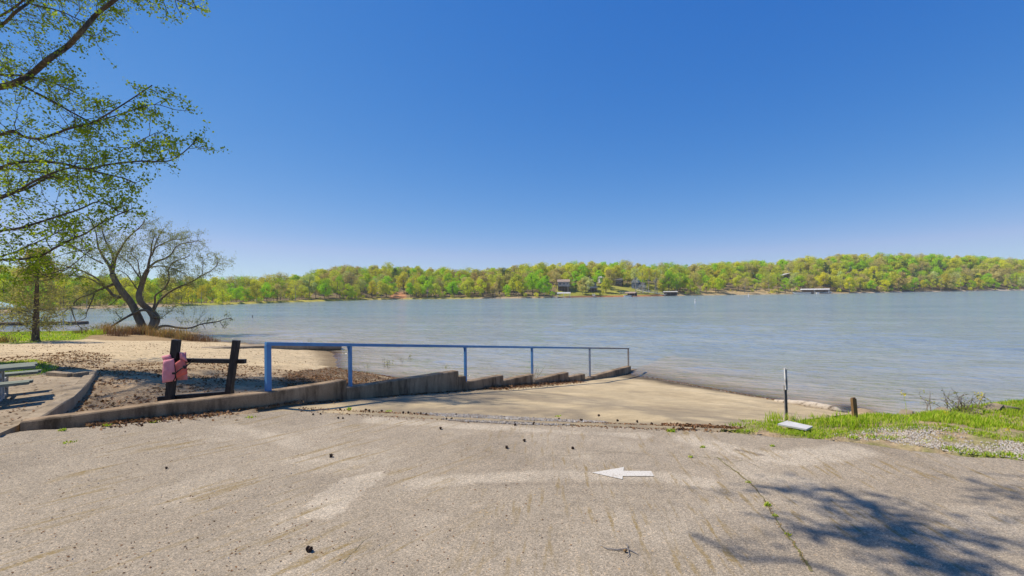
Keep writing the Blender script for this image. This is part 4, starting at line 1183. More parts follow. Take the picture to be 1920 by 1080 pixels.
# weeds on the asphalt, each a little plant
def weed(px, py, r, h, n, label, mat='grass'):
    p = on_lot(px, py)
    z = az(p.x, p.y)
    if p.y > float(asph_edge(p.x)) - .02: z = max(z, gz(p.x, p.y), rampz(p.x, p.y) if p.x > -3 else z)
    mb = MB()
    for _ in range(n): blades(mb, (p.x + cg(r * .8), p.y + cg(r * .5), z), h, rng, 1, .01, .9, .006)
    tag(mb.build('weed_tuft', MAT[mat], origin=(p.x, p.y, z)), label, 'weed', 'weeds growing in the asphalt and its joints')
weed(1258, 809, .045, .05, 60, 'round green weed tuft at the right end of the ramp joint')
weed(1438, 948, .022, .035, 40, 'brightest green weed growing in the long crack near the tree shadow')
weed(1452, 967, .015, .02, 16, 'small yellowish weed just below the brightest one in the long crack')
weed(1404, 905, .016, .02, 18, 'small green weed at the upper end of the long crack')
weed(1478, 1003, .016, .02, 16, 'small weed midway down the long crack')
weed(1317, 839, .03, .03, 26, 'small green weed on the asphalt beside the pale worn area')
weed(1295, 857, .022, .025, 22, 'tiny green weed at the left end of the thin side crack')
weed(1449, 837, .02, .03, 26, 'green weed on the asphalt in front of the grassy bank')
weed(128, 830, .05, .03, 34, 'flat green weed on the asphalt in front of the low wall end')
weed(115, 807, .04, .04, 40, 'weed tuft at the foot of the low wall, near its left end')
weed(200, 799, .03, .05, 40, 'weed tuft at the foot of the low wall left of the timber frame')
weed(290, 792, .05, .03, 40, 'weed patch at the foot of the low wall below the timber frame')
weed(655, 769, .03, .06, 40, 'brownish weed at the corner where wall, ramp and asphalt meet')
weed(728, 772, .04, .03, 34, 'low weed in the joint left of the gravel')
weed(1046, 783, .04, .025, 30, 'low yellow green weed in the joint right of the gravel')
weed(470, 783, .06, .03, 40, 'low weed at the foot of the wall under the first railing post')
mb = MB()
for i, p in enumerate(CR):
    if mnoise.noise(Vector((p.x * 3, p.y * 3, 4))) > -.1:
        for _ in range(5): blades(mb, (p.x + rng.gauss(0, .008), p.y + rng.gauss(0, .012), az(p.x, p.y)), .012, rng, 1, .005, 1, .004)
tag(mb.build('crack_moss', MAT['drygrass']), kind='stuff')

# gravel
def stone(mb, x, y, z, r, rng):
    vs = []
    for d in ((1, 0, 0), (-1, 0, 0), (0, 1, 0), (0, -1, 0), (0, 0, 1), (0, 0, -.5)):
        q = Vector(d) * r * rng.uniform(.6, 1.3); vs.append(q)
    M = Matrix.Rotation(rng.uniform(0, 6), 3, 'Z') @ Matrix.Rotation(rng.uniform(-.5, .5), 3, 'X')
    vs = [Vector((x, y, z + r * .2)) + M @ v for v in vs]
    mb.add(vs, [(0, 2, 4), (2, 1, 4), (1, 3, 4), (3, 0, 4), (2, 0, 5), (1, 2, 5), (3, 1, 5), (0, 3, 5)])
mb = MB()
def lotZ(X, Y): return asph_z(X, Y)
for (x, y) in [(0, 0)]: pass
gpoly = [P(a, b, -.05) for a, b in [(780, 778), (850, 777), (940, 781), (1040, 786), (1130, 790), (1140, 795), (1060, 797), (980, 797), (900, 793), (840, 789)]]
gx, gy, _ = scatter(gpoly, 4200, rng, lotZ)
for x, y in zip(gx, gy):
    z = az(x, y)
    if y > float(asph_edge(x)) - .06: z = max(z - .02, rampz(x, y))
    stone(mb, x, y, z + .004, rng.uniform(.008, .022), rng)
gpoly = [P(*a) for a in [(1545, 812, -.04), (1640, 811, -.05), (1740, 815, -.04), (1830, 822, -.02), (1930, 836, 0), (2060, 842, 0), (2080, 880, 0), (1920, 858, 0), (1830, 850, 0), (1740, 836, 0), (1660, 824, -.02), (1570, 820, -.04)]]
gx, gy, gz_ = scatter(gpoly, 7000, rng, groundZ)
dn = fbm(gx, gy, 2.5, 3)
for x, y, z, d_ in zip(gx, gy, gz_, dn):
    if rng.random() < (d_ - .25) * 3: stone(mb, x, y, max(z, az(x, y) - .02) if y < float(asph_edge(x)) + .03 else z, rng.uniform(.006, .017), rng)
# loose grit on the lot
for _ in range(900):
    px, py = rng.uniform(0, 1920), rng.uniform(800, 1080)
    p = on_lot(px, py)
    if p.y < float(asph_edge(p.x)) - .1: stone(mb, p.x, p.y, az(p.x, p.y), rng.choice([.003, .004, .005, .007]), rng)
# shells and grit along the waterline of the ramp
for _ in range(520):
    k = rng.random(); a = P(1185, 699, WATER + .03).lerp(P(1590, 777, WATER + .03), k)
    x, y = a.x + rng.gauss(-.12, .10), a.y + rng.gauss(-.06, .08)
    stone(mb, x, y, rampz(x, y), rng.uniform(.006, .020), rng)
tag(mb.build('gravel', MAT['gravel']), kind='stuff')

# leaf litter
def leaf(mb, x, y, z, r, rng, flat=.5):
    n = Vector((rng.gauss(0, flat), rng.gauss(0, flat), 1)).normalized()
    a = n.orthogonal().normalized(); a = Matrix.Rotation(rng.uniform(0, 6.28), 3, n) @ a; b = n.cross(a)
    c = Vector((x, y, z + r * .35)); k = rng.uniform(.2, .6) * r
    mb.add([c - a * r, c - b * r * .6 + n * k * .3, c + a * r, c + b * r * .6 + n * k * .3, c + n * k * -.2], [(0, 1, 4), (1, 2, 4), (2, 3, 4), (3, 0, 4)])
mb = MB()
pitp = [P(*a) for a in [(95, 782, .0), (135, 750, 0), (175, 715, -.05), (186, 692, -.08), (250, 682, -.25), (400, 684, -.5), (560, 700, -.7), (720, 722, -1.3), (840, 728, -1.6), (600, 728, -.4), (400, 755, .0), (220, 775, .05)]]
gx, gy, gz_ = scatter(pitp, 6500, rng, groundZ)
dn = fbm(gx, gy, 1.1, 77); 
for x, y, z, d_ in zip(gx, gy, gz_, dn):
    k = 1.0 if x < -7.2 else (.55 if x < -4.8 else .3)
    if rng.random() < k * (d_ - .28) * 3.2: leaf(mb, x, y, z, rng.uniform(.02, .05), rng)
gx, gy, gz_ = scatter([P(*a) for a in [(-60, 690, 0), (0, 676, -.1), (140, 660, -.35), (220, 668, -.35), (190, 690, -.1), (100, 698, 0)]], 1500, rng, groundZ)
for x, y, z in zip(gx, gy, gz_): leaf(mb, x, y, z, rng.uniform(.02, .05), rng)
gx, gy, gz_ = scatter([P(*a) for a in [(540, 696, -.6), (610, 690, -.9), (650, 696, -1.6), (740, 708, -1.85), (850, 720, -1.85), (862, 735, -1.4), (720, 728, -1.0), (600, 726, -.4), (540, 724, -.1)]], 3200, rng, groundZ)
for x, y, z in zip(gx, gy, gz_): leaf(mb, x, y, z, rng.uniform(.02, .05), rng)
gx, gy, gz_ = scatter([P(*a) for a in [(-60, 690, 0), (-60, 650, -.6), (200, 640, -1.0), (380, 645, -1.5), (590, 660, -1.7), (630, 690, -1.2), (400, 690, -.5), (180, 690, -.1)]], 1500, rng, groundZ)
for x, y, z in zip(gx, gy, gz_): leaf(mb, x, y, z, rng.uniform(.015, .045), rng)
# drift along the foot of the wall
for px0, px1, dens_, wid in [(160, 420, 420, .20), (430, 640, 200, .05), (700, 880, 260, .10), (880, 940, 120, .07), (905, 1080, 1500, .22), (540, 640, 120, .08)]:
    for _ in range(dens_):
        px = rng.uniform(px0, px1); b = wall_base(px)
        d = Vector((WD.x, WD.y)).normalized(); nn = Vector((d.y, -d.x))
        o = abs(rng.gauss(0, wid)) + .02
        x, y = b.x + nn.x * o, b.y + nn.y * o
        z = rampz(x, y) if px > 560 else az(x, y)
        pile = .10 * math.exp(-o / .15) if px0 == 905 else 0
        leaf(mb, x, y, z + rng.random() * pile, rng.uniform(.018, .042), rng, .7)
for _ in range(1100):                                # heap at the right end of the joint
    px = rng.triangular(1235, 1400, 1320); p = P(px, interp(px, [1235, 1400], [799, 806]) + rng.gauss(0, 3.0), -.06)
    z = max(az(p.x, p.y) if p.y < float(asph_edge(p.x)) else -9, rampz(p.x, p.y) if p.y >= float(asph_edge(p.x)) - .05 else -9)
    leaf(mb, p.x, p.y, z + rng.random() * .02, rng.uniform(.012, .032), rng, .7)
for _ in range(1700):
    px = rng.uniform(560, 1300); p = P(px, interp(px, [600, 700, 1000, 1240], [771, 777, 791, 800]) + rng.gauss(0, 2.5), -.04)
    z = max(az(p.x, p.y) if p.y < float(asph_edge(p.x)) else -9, rampz(p.x, p.y) if p.y >= float(asph_edge(p.x)) - .05 else -9)
    leaf(mb, p.x, p.y, z, rng.uniform(.007, .024), rng, .5)
for _ in range(900):
    k = rng.random(); a = P(1190, 698, WATER + .05).lerp(P(1560, 771, WATER + .05), k)
    x, y = a.x + rng.gauss(-.10, .07), a.y + rng.gauss(-.05, .06)
    leaf(mb, x, y, rampz(x, y), rng.uniform(.012, .04), rng, .5)
for _ in range(260):                                 # on the paved walk
    px = rng.uniform(-60, 140); p = P(px, rng.uniform(705, 800), .2)
    if inpoly(np.array([p.x]), np.array([p.y]), walk_poly)[0]: leaf(mb, p.x, p.y, .2, rng.uniform(.015, .035), rng, .3)
for _ in range(520):                                 # little pale scraps on the lot
    px, py = rng.triangular(-20, 1300, 150), rng.uniform(815, 1078)
    p = on_lot(px, py)
    if p.y < float(asph_edge(p.x)) - .05: leaf(mb, p.x, p.y, az(p.x, p.y), rng.uniform(.006, .013), rng, .2)
tag(mb.build('leaf_litter', MAT['litter']), kind='stuff')
# ---------------------------------------------------------------- trees: limbs traced, twigs grown, leaves set on them
def smooth_path(pts, k=4):
    pts = [Vector(p) for p in pts]
    out = []
    for i in range(len(pts) - 1):
        p0 = pts[max(0, i - 1)]; p1 = pts[i]; p2 = pts[i + 1]; p3 = pts[min(len(pts) - 1, i + 2)]
        for j in range(k):
            t = j / k
            out.append(0.5 * ((2 * p1) + (p2 - p0) * t + (2 * p0 - 5 * p1 + 4 * p2 - p3) * t * t + (3 * p1 - p0 - 3 * p2 + p3) * t ** 3))
    out.append(pts[-1])
    return out
def rvec(rng):
    return Vector((rng.gauss(0, 1), rng.gauss(0, 1), rng.gauss(0, 1)))
class Tree:
    def __init__(s, seed, nseg=5):
        s.rng = random.Random(seed); s.wood = MB(); s.twig = MB(); s.leaf = MB(); s.nseg = nseg
        s.leafpts = []
    def limb(s, pts, r0, r1, n=8, mb=None):
        pp = smooth_path(pts)
        rad = [lerp(r0, r1, (i / (len(pp) - 1)) ** .8) for i in range(len(pp))]
        (mb or s.wood).tube(pp, rad, n)
        return pp
    def shoot(s, p, d, L, r, depth, gravity=0.0, up=0.0, curl=.35, kids=4, leaves=True, nside=4):
        rng = s.rng; n = max(3, s.nseg)
        pts = [p.copy()]; dd = d.normalized()
        for i in range(n):
            dd = (dd + rvec(rng) * curl * .45 + Vector((0, 0, up - gravity * (i + 1) / n))).normalized()
            pts.append(pts[-1] + dd * (L / n))
        s.twig.tube(pts, [lerp(r, r * .35, i / n) for i in range(n + 1)], nside, cap=False)
        if depth > 0:
            for k in range(kids):
                t = rng.uniform(.2, 1.0) * n; i = min(n - 1, int(t)); q = pts[i].lerp(pts[i + 1], t - i)
                e = (pts[i + 1] - pts[i]).normalized()
                side = e.cross(rvec(rng)).normalized()
                s.shoot(q, e * rng.uniform(.4, .9) + side * rng.uniform(.5, 1.0), L * rng.uniform(.38, .68), r * .55, depth - 1, gravity, up, curl, max(2, kids - 1), leaves, 3)
        if leaves:
            for i in range(1, n + 1):
                s.leafpts.append((pts[i], (pts[i] - pts[i - 1]).normalized(), depth))
    def leaves(s, size, n, spread, long=1.0):
        rng = s.rng
        for p, e, depth in s.leafpts:
            for _ in range(n if depth == 0 else max(1, n // 3)):
                c = p + rvec(rng) * spread
                a = (e * .4 + rvec(rng)).normalized()
                b = a.cross(rvec(rng)).normalized()
                l = size * rng.uniform(.6, 1.25)
                k = a.cross(b) * l * .18
                s.leaf.add([c - a * l * .5 * long, c - b * l * .42 + k, c + a * l * .5 * long, c + b * l * .42 + k], [(0, 1, 2, 3)])

# --- tree 1: the sweetgum overhanging the top left corner
TYG = 13.0
T = Tree(3)
def G(pts, dep):           # traced limb at depths given
    n = len(pts)
    return [D(a, b, lerp(dep[0], dep[1], i / (n - 1)) + .35 * math.sin(i * 1.7 + a * .05)) for i, (a, b) in enumerate(pts)]
gb = Vector((-18.2, 14.0, gz(-18.2, 14.0)))
trunk_pts = [gb - Vector((0, 0, .3)), gb + Vector((.05, 0, 1.5)), gb + Vector((.2, .1, 4)), gb + Vector((.4, 0, 7)), gb + Vector((.3, .2, 10.5)), gb + Vector((.6, .1, 14)), gb + Vector((.5, .3, 18))]
gtrunk = MB(); gtp = smooth_path(trunk_pts); gtrunk.tube(gtp, [lerp(.36, .07, (i / (len(gtp) - 1)) ** 1.1) * (1.25 if i == 0 else 1) for i in range(len(gtp))], 12)
def from_trunk(h): 
    i = min(range(len(gtp)), key=lambda k: abs(gtp[k].z - h)); return gtp[i]
traced = [
 ([(-60, 172), (0, 163), (30, 155), (60, 138), (90, 112), (125, 88), (150, 62), (180, 28), (205, 8), (245, -22), (300, -60)], (13.2, 11.0), .10, .035, 5.2),
 ([(-50, 128), (0, 140), (45, 142), (90, 152), (125, 166), (148, 176)], (13.4, 13.0), .045, .016, 5.8),
 ([(30, 153), (60, 170), (95, 188), (130, 208), (160, 224), (178, 232)], (12.8, 12.2), .038, .016, 0),
 ([(-60, 268), (0, 253), (25, 246), (45, 256), (75, 260), (105, 250), (140, 238), (172, 231), (205, 212), (240, 190), (285, 160)], (13.0, 11.0), .055, .012, 4.2),
 ([(150, 236), (200, 222), (250, 206), (290, 196), (325, 205)], (11.9, 11.2), .018, .007, 0),
 ([(-60, 335), (0, 315), (25, 306), (60, 303), (105, 305), (140, 312), (165, 317), (195, 310), (230, 305), (265, 302), (315, 302), (345, 285), (372, 258)], (12.8, 10.9), .05, .010, 3.6),
 ([(-20, 380), (30, 360), (55, 345), (90, 328), (130, 315), (165, 318), (200, 327), (235, 335), (255, 345)], (12.2, 11.0), .04, .010, 3.0),
 ([(-60, 395), (0, 369), (25, 362), (55, 352), (80, 338), (100, 330)], (12.8, 12.2), .05, .016, 3.0),
 ([(-60, 445), (0, 433), (35, 428), (70, 418), (110, 405), (150, 392), (185, 378), (215, 392), (238, 402)], (12.6, 11.4), .045, .010, 2.4),
 ([(-60, 492), (0, 487), (40, 486), (75, 480), (105, 464), (135, 448), (160, 438), (195, 415), (228, 400), (252, 390)], (12.8, 11.0), .042, .009, 1.9),
 ([(-40, 488), (20, 475), (55, 460), (90, 445), (130, 424), (158, 416)], (12.4, 11.8), .025, .010, 1.9),
 ([(-60, 60), (0, 48), (30, 22), (60, 0), (100, -40)], (13.4, 12.6), .06, .025, 6.4),
 ([(-60, 52), (0, 30), (40, 4), (75, -25)], (13.8, 13.2), .05, .02, 6.6),
 ([(60, 8), (110, 20), (140, 33), (165, 45)], (12.9, 12.4), .02, .010, 0),
 ([(150, -40), (200, -5), (260, -8), (310, -5), (345, 6), (372, 20)], (12.0, 11.0), .02, .006, 0),
 ([(240, 280), (255, 268), (280, 255), (300, 248), (320, 262)], (11.4, 11.0), .010, .005, 0),
 ([(170, 468), (120, 508), (80, 520), (30, 505)], (11.8, 12.4), .012, .006, 0),
]
for k, (pts, dep, ra, rb, h) in enumerate(traced):
    w = G(pts, dep)
    if h:
        s0 = from_trunk(h + gb.z + 1.2)
        w = [s0, s0.lerp(w[0], .55) + Vector((0, 0, .12))] + w
        ra = ra * 1.15
    pp = T.limb(w, ra, rb, 8)
    L = sum((a - b).length for a, b in zip(pp[:-1], pp[1:]))
    nn = int(L / .30)
    for i in range(nn):
        t = (i + T.rng.random()) / nn
        if t < .12 and h: continue
        j = min(len(pp) - 2, int(t * (len(pp) - 1))); q = pp[j]; e = (pp[j + 1] - pp[j]).normalized()
        side = e.cross(rvec(T.rng)).normalized()
        tip = pts[min(len(pts) - 1, int(t * len(pts)))][0]
        ln = T.rng.uniform(.45, 1.15) * (1.0 if tip < 200 else .62)
        T.shoot(q, e * T.rng.uniform(.2, 1.1) + side + Vector((0, 0, .12)), ln, .008 + .004 * (1 - t), 1, 0, .03, .4, 3)
# crown above and behind the frame edge
for k in range(30):
    h = T.rng.uniform(4, 18); a = T.rng.uniform(0, 2 * PI); q = from_trunk(gb.z + h)
    d = Vector((math.cos(a), math.sin(a), .35)); Lr = T.rng.uniform(2.5, 5.5) * (1.15 - h / 26)
    if d.x > .1 and h < 10.5: continue
    e = q + d * Lr
    pp = T.limb([q, q.lerp(e, .5) + Vector((0, 0, .3)), e], .06, .02, 6)
    for j in range(2, len(pp)):
        for _ in range(3):
            T.shoot(pp[j], d + rvec(T.rng) * .8, T.rng.uniform(.7, 1.6), .012, 1, 0, .03, .4, 3)
for k in range(15):
    h = T.rng.uniform(10.9, 13.2); q = from_trunk(gb.z + h)
    e = Vector((T.rng.uniform(-14.5, -11.6), T.rng.uniform(11.8, 15.5), q.z + T.rng.uniform(.2, 1.6)))
    d = (e - q).normalized()
    pp = T.limb([q, q.lerp(e, .5) + Vector((0, 0, .3)), e], .07, .02, 6)
    for j in range(2, len(pp)):
        for _ in range(5): T.shoot(pp[j], d + rvec(T.rng) * .9 + Vector((0, 0, .15)), T.rng.uniform(.7, 1.7), .014, 1, 0, .03, .4, 3)
T.leaves(.066, 3, .06)
gum = empty('sweetgum_tree', gb, 'tall sweetgum tree at the left edge, dark branches and sparse young leaves against the sky', 'tree')
part(gum, 'trunk', gtrunk, MAT['bark'], True)
part(gum, 'limbs', T.wood, MAT['bark'], True)
part(gum, 'twigs', T.twig, MAT['bark'])
part(gum, 'crown', T.leaf, MAT['gumleaf'])

# --- tree 2: behind the photographer, reaching over the lot; only its shadow shows
T = Tree(17)
ob = Vector((-9.5, -1.5, .1))
otr = MB(); otp = smooth_path([ob - Vector((0, 0, .3)), ob + Vector((.1, .1, 3)), ob + Vector((.3, .2, 7)), ob + Vector((.2, .2, 11)), ob + Vector((.2, .1, 15))])
otr.tube(otp, [lerp(.34, .06, i / (len(otp) - 1)) for i in range(len(otp))], 12)
def shadow_src(px, py, h):            # the place at height h whose sun shadow falls on that spot of the lot
    p = P(px, py, 0); t_ = h / sun_dir.z
    return p + sun_dir * t_
def ol(pts, hh, ra, rb):
    return [shadow_src(a, b, lerp(hh[0], hh[1], i / (len(pts) - 1))) for i, (a, b) in enumerate(pts)], ra, rb
o_limbs = [
 ol([(1880, 1120), (1780, 1070), (1700, 1010), (1660, 975), (1640, 950), (1590, 928), (1540, 910), (1480, 918), (1420, 905)], (9.5, 9.0), .05, .03),
 ol([(1660, 975), (1620, 940), (1570, 912), (1545, 905)], (9.2, 9.0), .035, .025),
 ol([(1900, 1130), (1800, 1075), (1760, 1050), (1700, 1030), (1640, 1005), (1610, 1015)], (9.6, 9.3), .05, .03),
 ol([(1720, 1000), (1620, 1005), (1560, 1005), (1500, 985), (1450, 970), (1390, 962)], (9.3, 8.8), .04, .025),
 ol([(1640, 1110), (1560, 1070), (1480, 1050), (1400, 1050), (1350, 1025), (1295, 1000)], (9.2, 8.6), .045, .03),
 ol([(1990, 960), (1920, 930), (1860, 910), (1800, 890)], (9.4, 9.0), .035, .02),
 ol([(1960, 1040), (1880, 1010), (1810, 1000), (1780, 990)], (9.4, 9.0), .03, .02),
 ol([(1990, 900), (1900, 890), (1820, 882)], (9.8, 9.4), .03, .018),
]
hub = otp[int(len(otp) * .6)]
main_join = shadow_src(2150, 1180, 9.8)
T.limb([hub, hub.lerp(main_join, .5) + Vector((0, 0, .5)), main_join], .12, .07, 8)
for w, ra, rb in o_limbs:
    ra *= .75; rb *= .75
    w2 = [main_join, main_join.lerp(w[0], .6) + Vector((0, 0, .15))] + w
    pp = T.limb(w2, ra, rb, 6)
    for j in range(6, len(pp)):
        if T.rng.random() < .22: T.shoot(pp[j], rvec(T.rng), T.rng.uniform(.15, .42), .012, 0, 0, .0, .4, 2)
for a, b, n in [(1670, 975, 22), (1640, 960, 12), (1690, 1000, 16), (1780, 1062, 22), (1820, 1075, 20), (1720, 1035, 10), (1480, 907, 7), (1560, 1000, 8), (1610, 1000, 9), (1850, 960, 4), (1910, 920, 6), (1330, 925, 2), (1400, 930, 3), (1465, 1022, 2), (1540, 925, 6), (1590, 915, 6), (1800, 1000, 5), (1880, 940, 8), (1760, 1075, 14), (1690, 945, 8), (1850, 1000, 6), (1560, 940, 7), (1620, 985, 10), (1740, 1000, 6)]:
    c = shadow_src(a, b, 9.1)
    for _ in range(int(n * 2.3)):
        q = c + Vector((T.rng.gauss(0, .12), T.rng.gauss(0, .12), T.rng.gauss(0, .2)))
        T.leafpts.append((q, rvec(T.rng).normalized(), 0))
for k in range(24):
    h = T.rng.uniform(6.5, 14.5); a = T.rng.uniform(PI * .75, PI * 1.75); q = otp[min(len(otp) - 1, int(h / 15 * len(otp)))]
    d = Vector((math.cos(a), math.sin(a), .3)); e = q + d * T.rng.uniform(2, 3.6)
    pp = T.limb([q, q.lerp(e, .5) + Vector((0, 0, .3)), e], .06, .02, 6)
    for j in range(2, len(pp)):
        for _ in range(2): T.shoot(pp[j], d + rvec(T.rng) * .8, T.rng.uniform(.7, 1.4), .012, 1, 0, .03, .4, 3)
T.leaves(.085, 2, .07)
ov = empty('overhanging_tree', ob, 'tree standing behind the viewpoint whose high branch throws the leafy shadow on the asphalt', 'tree')
part(ov, 'trunk', otr, MAT['bark'], True); part(ov, 'limbs', T.wood, MAT['bark'], True); part(ov, 'twigs', T.twig, MAT['bark']); part(ov, 'crown', T.leaf, MAT['gumleaf'])

# --- tree 3: old willow on the point
wb = P(272, 622, -1.58); WY = wb.y
T = Tree(9)
def Wp(pts, dep=(0, 0)):
    n = len(pts)
    return [D(zx / 3.375, 340 + zy / 3.375, WY + lerp(dep[0], dep[1], i / max(1, n - 1)) + .25 * math.sin(i * 2.1 + zx)) for i, (zx, zy) in enumerate(pts)]
S_ = WY / F                                   # metres per photo pixel there
wtr = MB()
def trunk_(pts, w0, w1, dep=(0, 0), n=10):
    pp = smooth_path(Wp(pts, dep)); rad = [lerp(w0, w1, (i / (len(pp) - 1)) ** .7) * S_ / 3.375 / 2 * (1 + .10 * mnoise.noise(p * 1.3)) for i, p in enumerate(pp)]
    wtr.tube(pp, rad, n); return pp
t1 = trunk_([(925, 985), (905, 930), (870, 850), (830, 770), (775, 700), (735, 640), (712, 590)], 54, 32)
t2 = trunk_([(955, 985), (965, 920), (975, 870), (950, 820), (895, 770), (880, 720), (895, 660), (915, 600), (935, 560)], 50, 26, (.4, .2))
t3 = trunk_([(960, 930), (985, 870), (960, 830)], 56, 46, (-.3, -.2))
limbs = [
 ([(712, 595), (695, 540), (668, 500), (640, 455), (620, 410), (612, 350), (600, 300)], 30, 8, (0, .8)),
 ([(712, 590), (722, 540), (735, 480), (765, 425), (800, 370), (845, 325), (890, 285), (915, 250)], 24, 6, (0, -.8)),
 ([(700, 550), (715, 480), (690, 420), (665, 370), (648, 310), (640, 260)], 20, 6, (.2, 1.4)),
 ([(650, 520), (590, 490), (540, 460), (490, 425), (450, 400)], 14, 4, (.2, 1.2)),
 ([(760, 735), (715, 720), (690, 690), (660, 668), (630, 630), (580, 595), (500, 560), (430, 540), (340, 515), (265, 480)], 26, 5, (0, -1.0)),
 ([(715, 652), (670, 670), (620, 690), (570, 715), (510, 735), (470, 765), (450, 800)], 24, 8, (0, -.8)),
 ([(640, 655), (560, 612), (480, 600), (400, 590), (330, 575)], 14, 4, (-.2, -1.5)),
 ([(600, 700), (580, 760), (548, 830), (540, 865), (490, 885)], 12, 4, (-.4, -1.0)),
 ([(450, 800), (465, 850), (490, 905), (530, 940), (575, 955)], 11, 4, (-.8, -1.2)),
 ([(450, 790), (400, 830), (340, 860), (290, 870)], 9, 3, (-.8, -1.6)),
 ([(760, 700), (745, 740), (700, 780), (650, 800)], 8, 3, (.1, .8)),
 ([(935, 560), (945, 500), (955, 460), (960, 400), (975, 350)], 24, 6, (.2, .8)),
 ([(940, 550), (985, 510), (1040, 490), (1085, 460), (1110, 420), (1150, 395), (1210, 385), (1260, 372)], 20, 4, (.2, -.6)),
 ([(950, 545), (1010, 535), (1070, 545), (1130, 565), (1190, 600)], 13, 4, (.2, -.8)),
 ([(960, 470), (985, 420), (1030, 395), (1090, 370), (1150, 365), (1210, 350)], 14, 4, (.3, 1.4)),
 ([(968, 440), (990, 380), (1010, 340), (1035, 300)], 10, 3, (.3, -.5)),
 ([(905, 630), (870, 590), (820, 520), (770, 480), (740, 440)], 14, 4, (.2, 1.5)),
 ([(880, 700), (845, 650), (800, 590), (750, 560)], 12, 4, (.2, -.8)),
 ([(900, 640), (880, 560), (870, 500), (830, 460), (840, 410)], 11, 4, (.2, -1.3)),
 ([(960, 830), (980, 770), (985, 720), (1040, 680), (1070, 620), (1065, 560), (1100, 510), (1160, 490), (1200, 470)], 18, 5, (-.2, -1.3)),
 ([(965, 840), (1000, 770), (1060, 710), (1130, 670), (1180, 650), (1240, 620), (1290, 590), (1335, 565), (1370, 535), (1380, 510)], 20, 4, (-.2, .6)),
 ([(1280, 590), (1283, 540), (1290, 500), (1315, 480)], 6, 2, (.4, .8)),
 ([(985, 865), (950, 825), (900, 815), (850, 835), (800, 860), (750, 890), (715, 912), (680, 935), (660, 948)], 26, 12, (-.3, -.9)),
 ([(770, 875), (745, 845), (730, 820)], 7, 3, (-.6, -.4)),
 ([(985, 935), (1020, 918), (1060, 915), (1120, 925), (1180, 930), (1230, 920), (1270, 905), (1330, 895), (1385, 885), (1420, 872), (1465, 868)], 24, 5, (-.2, -1.2)),
 ([(1280, 905), (1292, 920), (1300, 938)], 5, 3, (-.6, -.5)), ([(1390, 884), (1405, 910), (1425, 932)], 5, 3, (-.9, -.8)),
 ([(1000, 880), (1040, 850), (1080, 820), (1110, 790)], 8, 3, (-.2, .4)),
 ([(870, 930), (820, 945), (770, 950), (700, 965)], 12, 5, (-.6, -1.2)),
]
for pts, w0, w1, dep in limbs:
    pp = T.limb(Wp(pts, dep), w0 * .74 * S_ / 3.375 / 2, w1 * .74 * S_ / 3.375 / 2, 6)
    L = sum((a - b).length for a, b in zip(pp[:-1], pp[1:]))
    low = pts[-1][1] > 830
    for i in range(int(L / (.20 if not low else .8))):
        t = T.rng.uniform(.25, 1); j = min(len(pp) - 2, int(t * (len(pp) - 1)))
        e = (pp[j + 1] - pp[j]).normalized(); side = e.cross(rvec(T.rng)).normalized()
        T.shoot(pp[j], e * .7 + side + Vector((0, 0, .25)), T.rng.uniform(.7, 1.7) * (.6 if low else 1), .013, 1, .12, .04, .35, 4, True, 3)
for a in [(1180, 800), (1260, 790), (1330, 820), (1120, 850), (1400, 830)]:
    q = Wp([a])[0]; s0 = Wp([(1200, 928)], (-.5, -.5))[0]
    T.shoot(s0.lerp(q, .1), q - s0, (q - s0).length, .014, 1, .05, .05, .3, 6, True, 3)
T.leaves(.075, 2, .10, 1.7)
wil = empty('willow_tree', wb, 'old many stemmed willow with thin yellow green spring leaves on the point at the left', 'tree')
part(wil, 'trunk', wtr, MAT['willowbark'], True); part(wil, 'limbs', T.wood, MAT['willowbark'], True); part(wil, 'twigs', T.twig, MAT['willowbark']); part(wil, 'crown', T.leaf, MAT['willowleaf'])

# --- tree 4: young cypress with fine drooping twigs
cb = P(66.5, 640, -.95); CY = cb.y
T = Tree(23)
ctr = MB(); cps = smooth_path([cb - Vector((0, 0, .2)), D(67, 620, CY), D(68, 590, CY), D(69, 550, CY), D(70, 515, CY), D(70, 486, CY), D(71, 470, CY)])
ctr.tube(cps, [lerp(.24, .03, (i / (len(cps) - 1)) ** .75) * (1.25 if i < 2 else 1) for i in range(len(cps))], 10)
H = cps[-1].z - cb.z
for k in range(150):
    h = lerp(.20, .99, (k / 150)); i = min(len(cps) - 2, int(h * (len(cps) - 1))); a = T.rng.uniform(0, 2 * PI)
    d = Vector((math.cos(a), math.sin(a), T.rng.uniform(.05, .75)))
    T.shoot(cps[i], d, lerp(2.5, .5, h) * T.rng.uniform(.6, 1.1), .020 * (1.15 - h), 1, .20, .0, .25, 5, True, 3)
T.leaves(.085, 2, .08, 1.6)
cyp = empty('cypress_tree', cb, 'slim straight young cypress with fine drooping twigs on the grassy bank at the left edge', 'tree')
part(cyp, 'trunk', ctr, MAT['cypressbark'], True); part(cyp, 'twigs', T.twig, MAT['deadwood']); part(cyp, 'crown', T.leaf, MAT['cypressleaf'])

